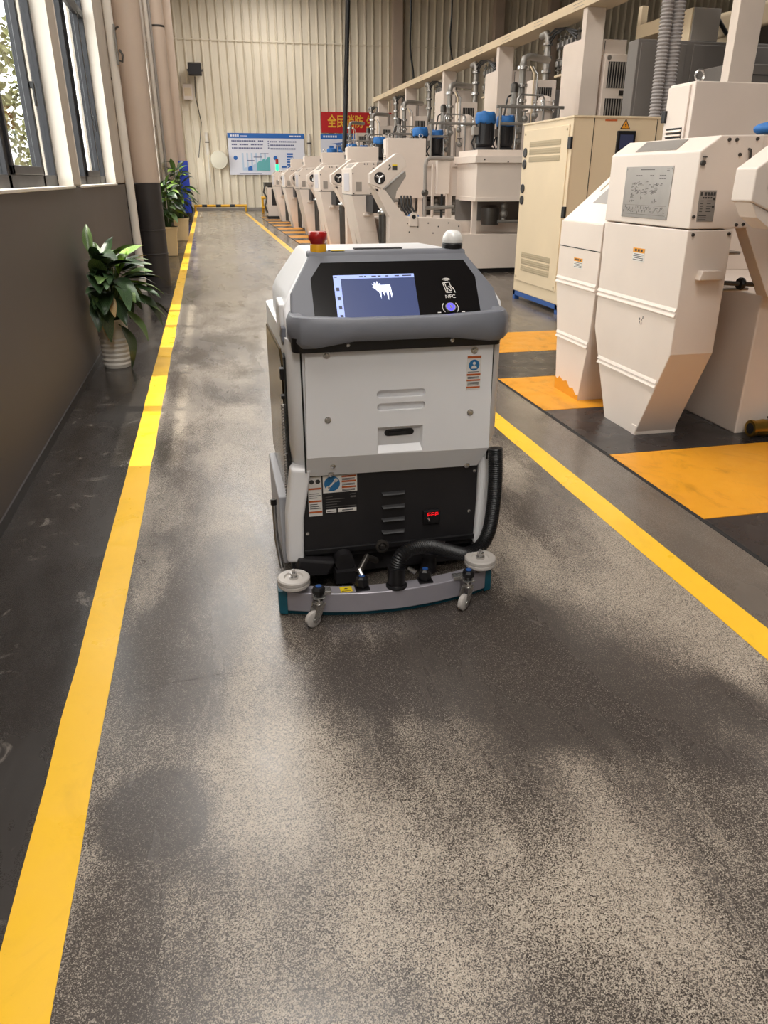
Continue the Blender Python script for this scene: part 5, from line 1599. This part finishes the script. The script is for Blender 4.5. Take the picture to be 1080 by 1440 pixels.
PB2 = board('second notice board under the red banner, half hidden by the machines', 5.36, 8.6, 1.60, 3.20)
part('header', MB().box(5.36, 8.6, 37.55, 37.562, 3.00, 3.20), 'poster_blue', PB2)
t = MB()
for i in range(6):
    t.box(5.48 + i * .11, 5.56 + i * .11, 37.545, 37.552, 3.06, 3.14)
part('header_print', t, 'poster_white', PB2)
part('picture', MB().box(5.75, 5.95, 37.552, 37.561, 2.30, 2.72).box(6.05, 6.30, 37.552, 37.561, 2.45, 2.78).box(6.4, 6.7, 37.552, 37.561, 2.55, 2.80).box(6.4, 7.6, 37.552, 37.561, 2.1, 2.5), 'poster_blue', PB2)
part('swoosh', MB().prism([(5.8, 2.80), (6.6, 2.90), (8.4, 2.96), (8.4, 2.92), (6.7, 2.84)], 'y', 37.550, 37.561), 'poster_blue', PB2)
BN = thing('banner', 'red cloth banner with gold Chinese lettering on the back wall', 'banner', (6.9, 37.6, 3.25))
part('cloth', MB().box(5.42, 9.4, 37.57, 37.60, 3.25, 4.10), 'banner_red', BN, bevel=.006)
text_part('lettering', '全民消防 生', .55, 'banner_gold', BN, (5.70, 37.565, 3.68), (R(90), 0, 0), .004, 'LEFT', .76, .010)
WF = thing('wall_fan', 'round cream fan housing on the left of the back wall', 'fan', (.73, 37.4, 2.1))
part('housing', MB().lathe([(.34, 0), (.38, -.05), (.38, -.22), (.34, -.27), (.20, -.30), (0, -.31)], (.73, 37.5, 2.10), 28, 'y'), 'fan_cream', WF, smooth=40)
for r_ in (.12, .20, .28, .35):
    part('guard_ring', MB().lathe([(r_ - .006, -.0), (r_ + .006, 0), (r_ + .006, -.012), (r_ - .006, -.012)], (.73, 37.5 - .33 + (r_ / .38) ** 2 * .07, 2.10), 28, 'y'), 'fan_cream', WF, smooth=40)
part('wall_bracket', MB().box(.67, .79, 37.5, 37.614, 2.0, 2.2), 'machine_grey', WF)
for (x_, lab_) in ((.27, 'short white riser pipe above the fan on the back wall'), (4.82, 'short white riser pipe right of the large notice board')):
    o_ = thing('riser_pipe', lab_, 'pipe', (x_, 37.5, 2.2))
    part('tube', MB().cyl((x_, 37.535, 2.30), (x_, 37.535, 3.2), .075, None, 12), 'reveal_plaster', o_, smooth=40)
    part('tail', MB().cyl((x_, 37.535, 1.2), (x_, 37.535, 2.30), .035, None, 8), 'reveal_plaster', o_, smooth=40)
    part('clip', MB().box(x_ - .09, x_ + .09, 37.45, 37.614, 2.8, 2.84), 'dark_steel', o_)
for (x0, x1, lab_) in ((-.55, 1.80, 'yellow and black guard rail at the foot of the back wall'), (2.30, 2.9, 'short yellow guard rail beside the last feeder')):
    y_ = 37.1 if x0 < 0 else 34.5
    GR = thing('guard_rail', lab_, 'guard rail', ((x0 + x1) / 2, y_, 0))
    part('rail', MB().cyl((x0, y_, .22), (x1, y_, .22), .055, None, 12), 'rail_yellow', GR, smooth=40)
    n = 3 if x0 < 0 else 1
    for i in range(n):
        xx = x0 + .35 + i * .62
        if xx + .22 < x1:
            part('black_band', MB().cyl((xx, y_, .22), (xx + .22, y_, .22), .0575, None, 12), 'black_plastic', GR, smooth=40)
    for xx in (x0 + .05, x1 - .05):
        part('post', MB().cyl((xx, y_, 0), (xx, y_, .24), .05, None, 10), 'rail_yellow', GR, smooth=40)
    if x0 > 0:
        part('post', MB().cyl((x0 + .05, y_, 0), (x0 + .05, y_, .62), .05, None, 10).cyl((x1 - .05, y_, 0), (x1 - .05, y_, .62), .05, None, 10), 'rail_yellow', GR, smooth=40)
        part('rail', MB().cyl((x0, y_, .60), (x1, y_, .60), .055, None, 12), 'rail_yellow', GR, smooth=40)

# small machine and signal tower at the end of the row
EM = thing('test_stand', 'small grey test stand with loose cables at the far end of the row', 'machine', (2.35, 30.2, 0))
part('body', MB().box(2.20, 2.75, 29.6, 30.4, .08, 1.05), 'machine_white', EM, bevel=.01)
part('plinth', MB().box(2.18, 2.77, 29.58, 30.42, 0, .08), 'black_metal', EM)
part('dark_door', MB().box(2.36, 2.70, 29.59, 29.602, .45, 1.0), 'black_metal', EM)
part('head', MB().box(2.12, 2.45, 29.7, 30.2, 1.08, 1.22).box(2.25, 2.6, 29.8, 30.1, 1.05, 1.08), 'dark_steel', EM, bevel=.01)
part('cables', MB().sweep([(2.14, 29.75, 1.1), (2.08, 29.7, .9), (2.18, 29.65, .7), (2.10, 29.62, .45), (2.17, 29.6, .2)], .035, 6), 'dark_steel', EM)
TL = thing('signal_tower', 'slim signal light tower, red on top and lit green below', 'signal light', (2.66, 29.9, 1.05))
part('pole', MB().cyl((2.64, 29.9, 1.05), (2.64, 29.9, 1.62), .03, None, 10), 'black_plastic', TL)
part('green_lens', MB().cyl((2.64, 29.9, 1.62), (2.64, 29.9, 1.82), .055, None, 14), 'led_green', TL)
part('red_lens', MB().cyl((2.64, 29.9, 1.82), (2.64, 29.9, 1.98), .055, None, 14), 'red_button', TL)
part('cap', MB().cyl((2.64, 29.9, 1.98), (2.64, 29.9, 2.0), .058, .04, 14), 'black_plastic', TL)
# overhead cables
def cable(name, label, pts, r, mat='black_rubber'):
    o_ = part(name, MB().sweep(catmull(pts, 6), r, 8), mat, smooth=50)
    tag(o_, label, 'cable')
cable('overhead_cable', 'thick black cable dropping from the roof in front of the red banner', [(3.72, 20, 9.8), (3.64, 20, 6.5), (3.58, 20, 5.0), (3.50, 20, 3.2), (3.43, 20, 1.95)], .055)
cable('overhead_cable', 'thin dark cable hanging above the gantry, left of the other', [(7.55, 30, 9.8), (7.62, 30, 7.0), (7.62, 30, 5.6), (7.75, 30, 4.7), (7.72, 30, 3.8)], .035)
cable('overhead_cable', 'thin dark cable hanging above the gantry, right of the other', [(9.0, 30, 9.8), (9.12, 30, 7.0), (9.1, 30, 5.8), (9.35, 30, 4.6), (9.3, 30, 3.8)], .03)

# ================================================================== PLANTS
def leaf_mesh(name, L_, W_, droop, fold, seed):
    rn_ = random.Random(seed)
    n = 8
    vs, fs = [], []
    for i in range(n + 1):
        t_ = i / n
        w_ = W_ * (math.sin(math.pi * min(1, t_ * .96 + .02)) ** .75) * (1 - .35 * t_) * 1.15
        y_ = L_ * (t_ - .10 * t_ * t_ * droop)
        z_ = -droop * L_ * t_ * t_ * .55 + .015 * math.sin(t_ * 9 + seed)
        for (s_, u) in ((-1, 1), (-.5, .5), (0, 0), (.5, .5), (1, 1)):
            vs.append((s_ * w_, y_, z_ + fold * w_ * u + (rn_.uniform(-.004, .004) if u else 0)))
    for i in range(n):
        for j in range(4):
            a = i * 5 + j
            fs.append((a, a + 1, a + 6, a + 5))
    me = bpy.data.meshes.new(name)
    me.from_pydata(vs, [], fs)
    me.shade_smooth()
    return me
LEAF = {}
for mname in ('leaf_dark', 'leaf_mid', 'leaf_bright', 'leaf_dry'):
    for sh in range(4):
        me = leaf_mesh('leaf', 1.0, (.20, .24, .17, .22)[sh], (.5, .9, .35, 1.25)[sh], (.35, .25, .4, .2)[sh], sh)
        me.materials.append(MATS[mname])
        LEAF[(mname, sh)] = me
def add_leaf(root, base, az, el, size, mname, sh, roll=0.0):
    """a leaf on its own petiole; base and tip in world coordinates"""
    org = Vector(root['_org'])
    ob = bpy.data.objects.new('leaf', LEAF[(mname, sh)])
    COL.objects.link(ob)
    ob.parent = root
    ob.location = Vector(base) - org
    m_ = Matrix.Rotation(az, 4, 'Z') @ Matrix.Rotation(el, 4, 'X') @ Matrix.Rotation(roll, 4, 'Y')
    ob.rotation_euler = m_.to_euler()
    ob.scale = (size, size, size)
    low = min((m_ @ (v.co * size)).x for v in ob.data.vertices) + base[0]
    if low < -.935:
        ob.location.x += -.935 - low
    return ob
def plant(label, x, y, kind, nl, seed, spread, height, pot_h, pot_r, leaf_size, mats, extra=()):
    rn_ = random.Random(seed)
    P_ = thing('potted_plant', label, 'plant', (x, y, 0), 'potted plants along the window wall')
    if kind == 'ribbed':
        pr_ = [(0, 0), (pot_r * .86, 0), (pot_r * .90, .012)]
        nr = 6
        for i in range(nr):
            z0 = pot_h * (.02 + .10 * i); z1 = pot_h * (.02 + .10 * (i + 1))
            rr = pot_r * (.90 + .012 * i)
            pr_ += [(rr, z0 + .006), (rr + .005, (z0 + z1) / 2), (rr - .002, z1 - .004)]
        pr_ += [(pot_r, pot_h * .66), (pot_r * 1.0, pot_h * .97), (pot_r * 1.03, pot_h * .98), (pot_r * 1.03, pot_h), (pot_r * .95, pot_h), (pot_r * .93, pot_h * .90), (0, pot_h * .90)]
        part('pot', MB().lathe(pr_, (x, y, 0), 32), 'pot_white', P_, smooth=35)
    else:
        a, b = pot_r * .72, pot_r
        part('pot', MB().loft([[(x - a, y - a, 0), (x + a, y - a, 0), (x + a, y + a, 0), (x - a, y + a, 0)], [(x - b, y - b, pot_h), (x + b, y - b, pot_h), (x + b, y + b, pot_h), (x - b, y + b, pot_h)]]), 'pot_cream', P_, bevel=.01)
        part('rim', MB().loft([rrect(x - b - .008, x + b + .008, y - b - .008, y + b + .008, .02, pot_h - .03), rrect(x - b - .008, x + b + .008, y - b - .008, y + b + .008, .02, pot_h)]), 'pot_cream', P_)
    part('soil', MB().lathe([(0, 0), (pot_r * .92, 0), (pot_r * .8, .02), (0, .03)], (x, y, pot_h * .93), 18), 'soil', P_)
    stems = MB()
    for i in range(nl):
        az = 2 * math.pi * (i * .618 + rn_.uniform(-.06, .06))
        f = (i + .5) / nl
        h = pot_h + height * (.30 + .70 * (1 - f) ** .8) * rn_.uniform(.8, 1.05)
        rad = spread * (.15 + .85 * f ** .6) * rn_.uniform(.55, 1.0)
        bx, by = x + rad * .55 * math.cos(az), y + rad * .55 * math.sin(az)
        bx = max(bx, -.85)
        sx_, sy_ = x + .04 * math.cos(az), y + .04 * math.sin(az)
        stems.sweep([(sx_, sy_, pot_h * .95), (sx_ * .5 + bx * .5, sy_ * .5 + by * .5, pot_h + (h - pot_h) * .7), (bx, by, h)], [.006, .005, .004], 5)
        mname = rn_.choice(mats)
        el = R(55 - 80 * f + rn_.uniform(-15, 15))
        sz = leaf_size * rn_.uniform(.75, 1.15)
        # keep leaves off the wall
        tipx = bx + math.cos(az) * sz * .8 * math.cos(el)
        if tipx - .06 < -.93:
            az = math.pi - az if rn_.random() < .5 else (R(90) if math.sin(az) > 0 else R(-90))
        add_leaf(P_, (bx, by, h), az - math.pi / 2, el, sz, mname, rn_.randrange(4), rn_.uniform(-.4, .4))
    for (dx, dy, dz, az, el, sz, mname, sh) in extra:
        p = (x + dx, y + dy, dz)
        stems.sweep([(x + .02, y, pot_h * .95), (x + dx * .5, y + dy * .5, pot_h + (dz - pot_h) * .6), p], [.007, .006, .004], 5)
        add_leaf(P_, p, R(az) - math.pi / 2, R(el), sz, mname, sh)
    part('stems', stems, 'stem', P_, smooth=50)
    return P_
plant('largest leafy plant in a white ribbed pot by the dark wall', -.795, 6.12, 'ribbed', 84, 11, .46, .44, .37, .112, .25,
      ['leaf_dark'] * 6 + ['leaf_mid'] * 2,
      extra=[(.13, -.02, .78, 55, 35, .30, 'leaf_bright', 0), (.11, -.05, .70, 70, 55, .24, 'leaf_bright', 2), (.16, -.05, .66, 20, 22, .30, 'leaf_dark', 1), (.15, -.08, .63, 10, 10, .28, 'leaf_bright', 1),
             (-.07, -.10, .86, 95, 70, .22, 'leaf_mid', 2), (-.02, -.14, .66, -90, 70, .26, 'leaf_mid', 1), (.0, -.18, .58, -60, -20, .2, 'leaf_dry', 1), (-.02, -.16, .46, -80, -40, .2, 'leaf_dry', 3),
             (.10, -.12, .60, 0, 5, .16, 'leaf_dry', 0), (-.05, -.12, .74, 180, 45, .2, 'leaf_dark', 1), (.18, -.08, .50, 0, 0, .26, 'leaf_mid', 1), (.12, -.14, .44, -20, -25, .26, 'leaf_mid', 1), (.08, -.12, .33, -25, -45, .30, 'leaf_dark', 3)])
plant('bushy green plant in a square cream pot, second from the camera', -.745, 15.5, 'square', 60, 23, .52, .72, .52, .17, .27,
      ['leaf_dark', 'leaf_mid', 'leaf_mid', 'leaf_bright', 'leaf_dark'])
plant('farthest bushy plant beside the yellow line, behind the cream pot', -.62, 19.35, 'square', 70, 31, .50, 1.10, .50, .18, .30,
      ['leaf_dark', 'leaf_mid', 'leaf_mid', 'leaf_dark', 'leaf_bright'])

# ================================================================== OUTSIDE THE WINDOWS
o = struct(part('ground_outside', MB().box(-60, -6.0, -40, 70, -.4, -.3).box(-6.0, -1.3, -40, 70, -.4, -.3), 'out_ground'))
def tree(label, x, y, h, r, seed, n=900):
    T_ = thing('tree', label, 'tree', (x, y, -.3), 'trees outside the windows')
    rn_ = random.Random(seed)
    part('trunk', MB().sweep([(x, y, -.3), (x + .1, y, h * .4), (x - .05, y + .1, h * .75)], [.18, .14, .06], 8), 'out_bark', T_, smooth=50)
    lf = MB()
    for i in range(n):
        a, b = rn_.uniform(0, 2 * math.pi), math.acos(rn_.uniform(-1, 1))
        rr = r * rn_.uniform(.55, 1.0) * (1 + .25 * math.sin(3 * a + seed))
        c = Vector((x + rr * math.sin(b) * math.cos(a), y + rr * math.sin(b) * math.sin(a), h * .62 + rr * 1.1 * math.cos(b)))
        u = Vector((rn_.uniform(-1, 1), rn_.uniform(-1, 1), rn_.uniform(-1, 1))).normalized()
        v = u.cross(Vector((rn_.uniform(-1, 1), rn_.uniform(-1, 1), 1))).normalized()
        s_ = rn_.uniform(.12, .24)
        lf.add([c - u * s_, c + v * s_ * .6, c + u * s_, c - v * s_ * .6], [(0, 1, 2, 3)])
    fo = part('foliage', lf, 'out_leaf', T_)
    fo['kind'] = 'stuff'
    return T_
tree('yellow green tree seen through the nearest window', -9.0, 34.0, 7.5, 3.2, 3, 1800)
tree('second green tree farther along outside the windows', -10.0, 46.0, 8.0, 3.5, 5, 1500)
OH = thing('outside_building', 'pale building with blue windows seen low through the nearest window', 'building', (-24, 62, -.3))
part('wall', MB().box(-40, -12, 62, 64, -.3, 5.0), 'out_wall', OH)
for i in range(7):
    part('window', MB().box(-39 + i * 3.8, -36.8 + i * 3.8, 61.95, 62.01, 1.0, 3.0), 'blue_paint', OH)
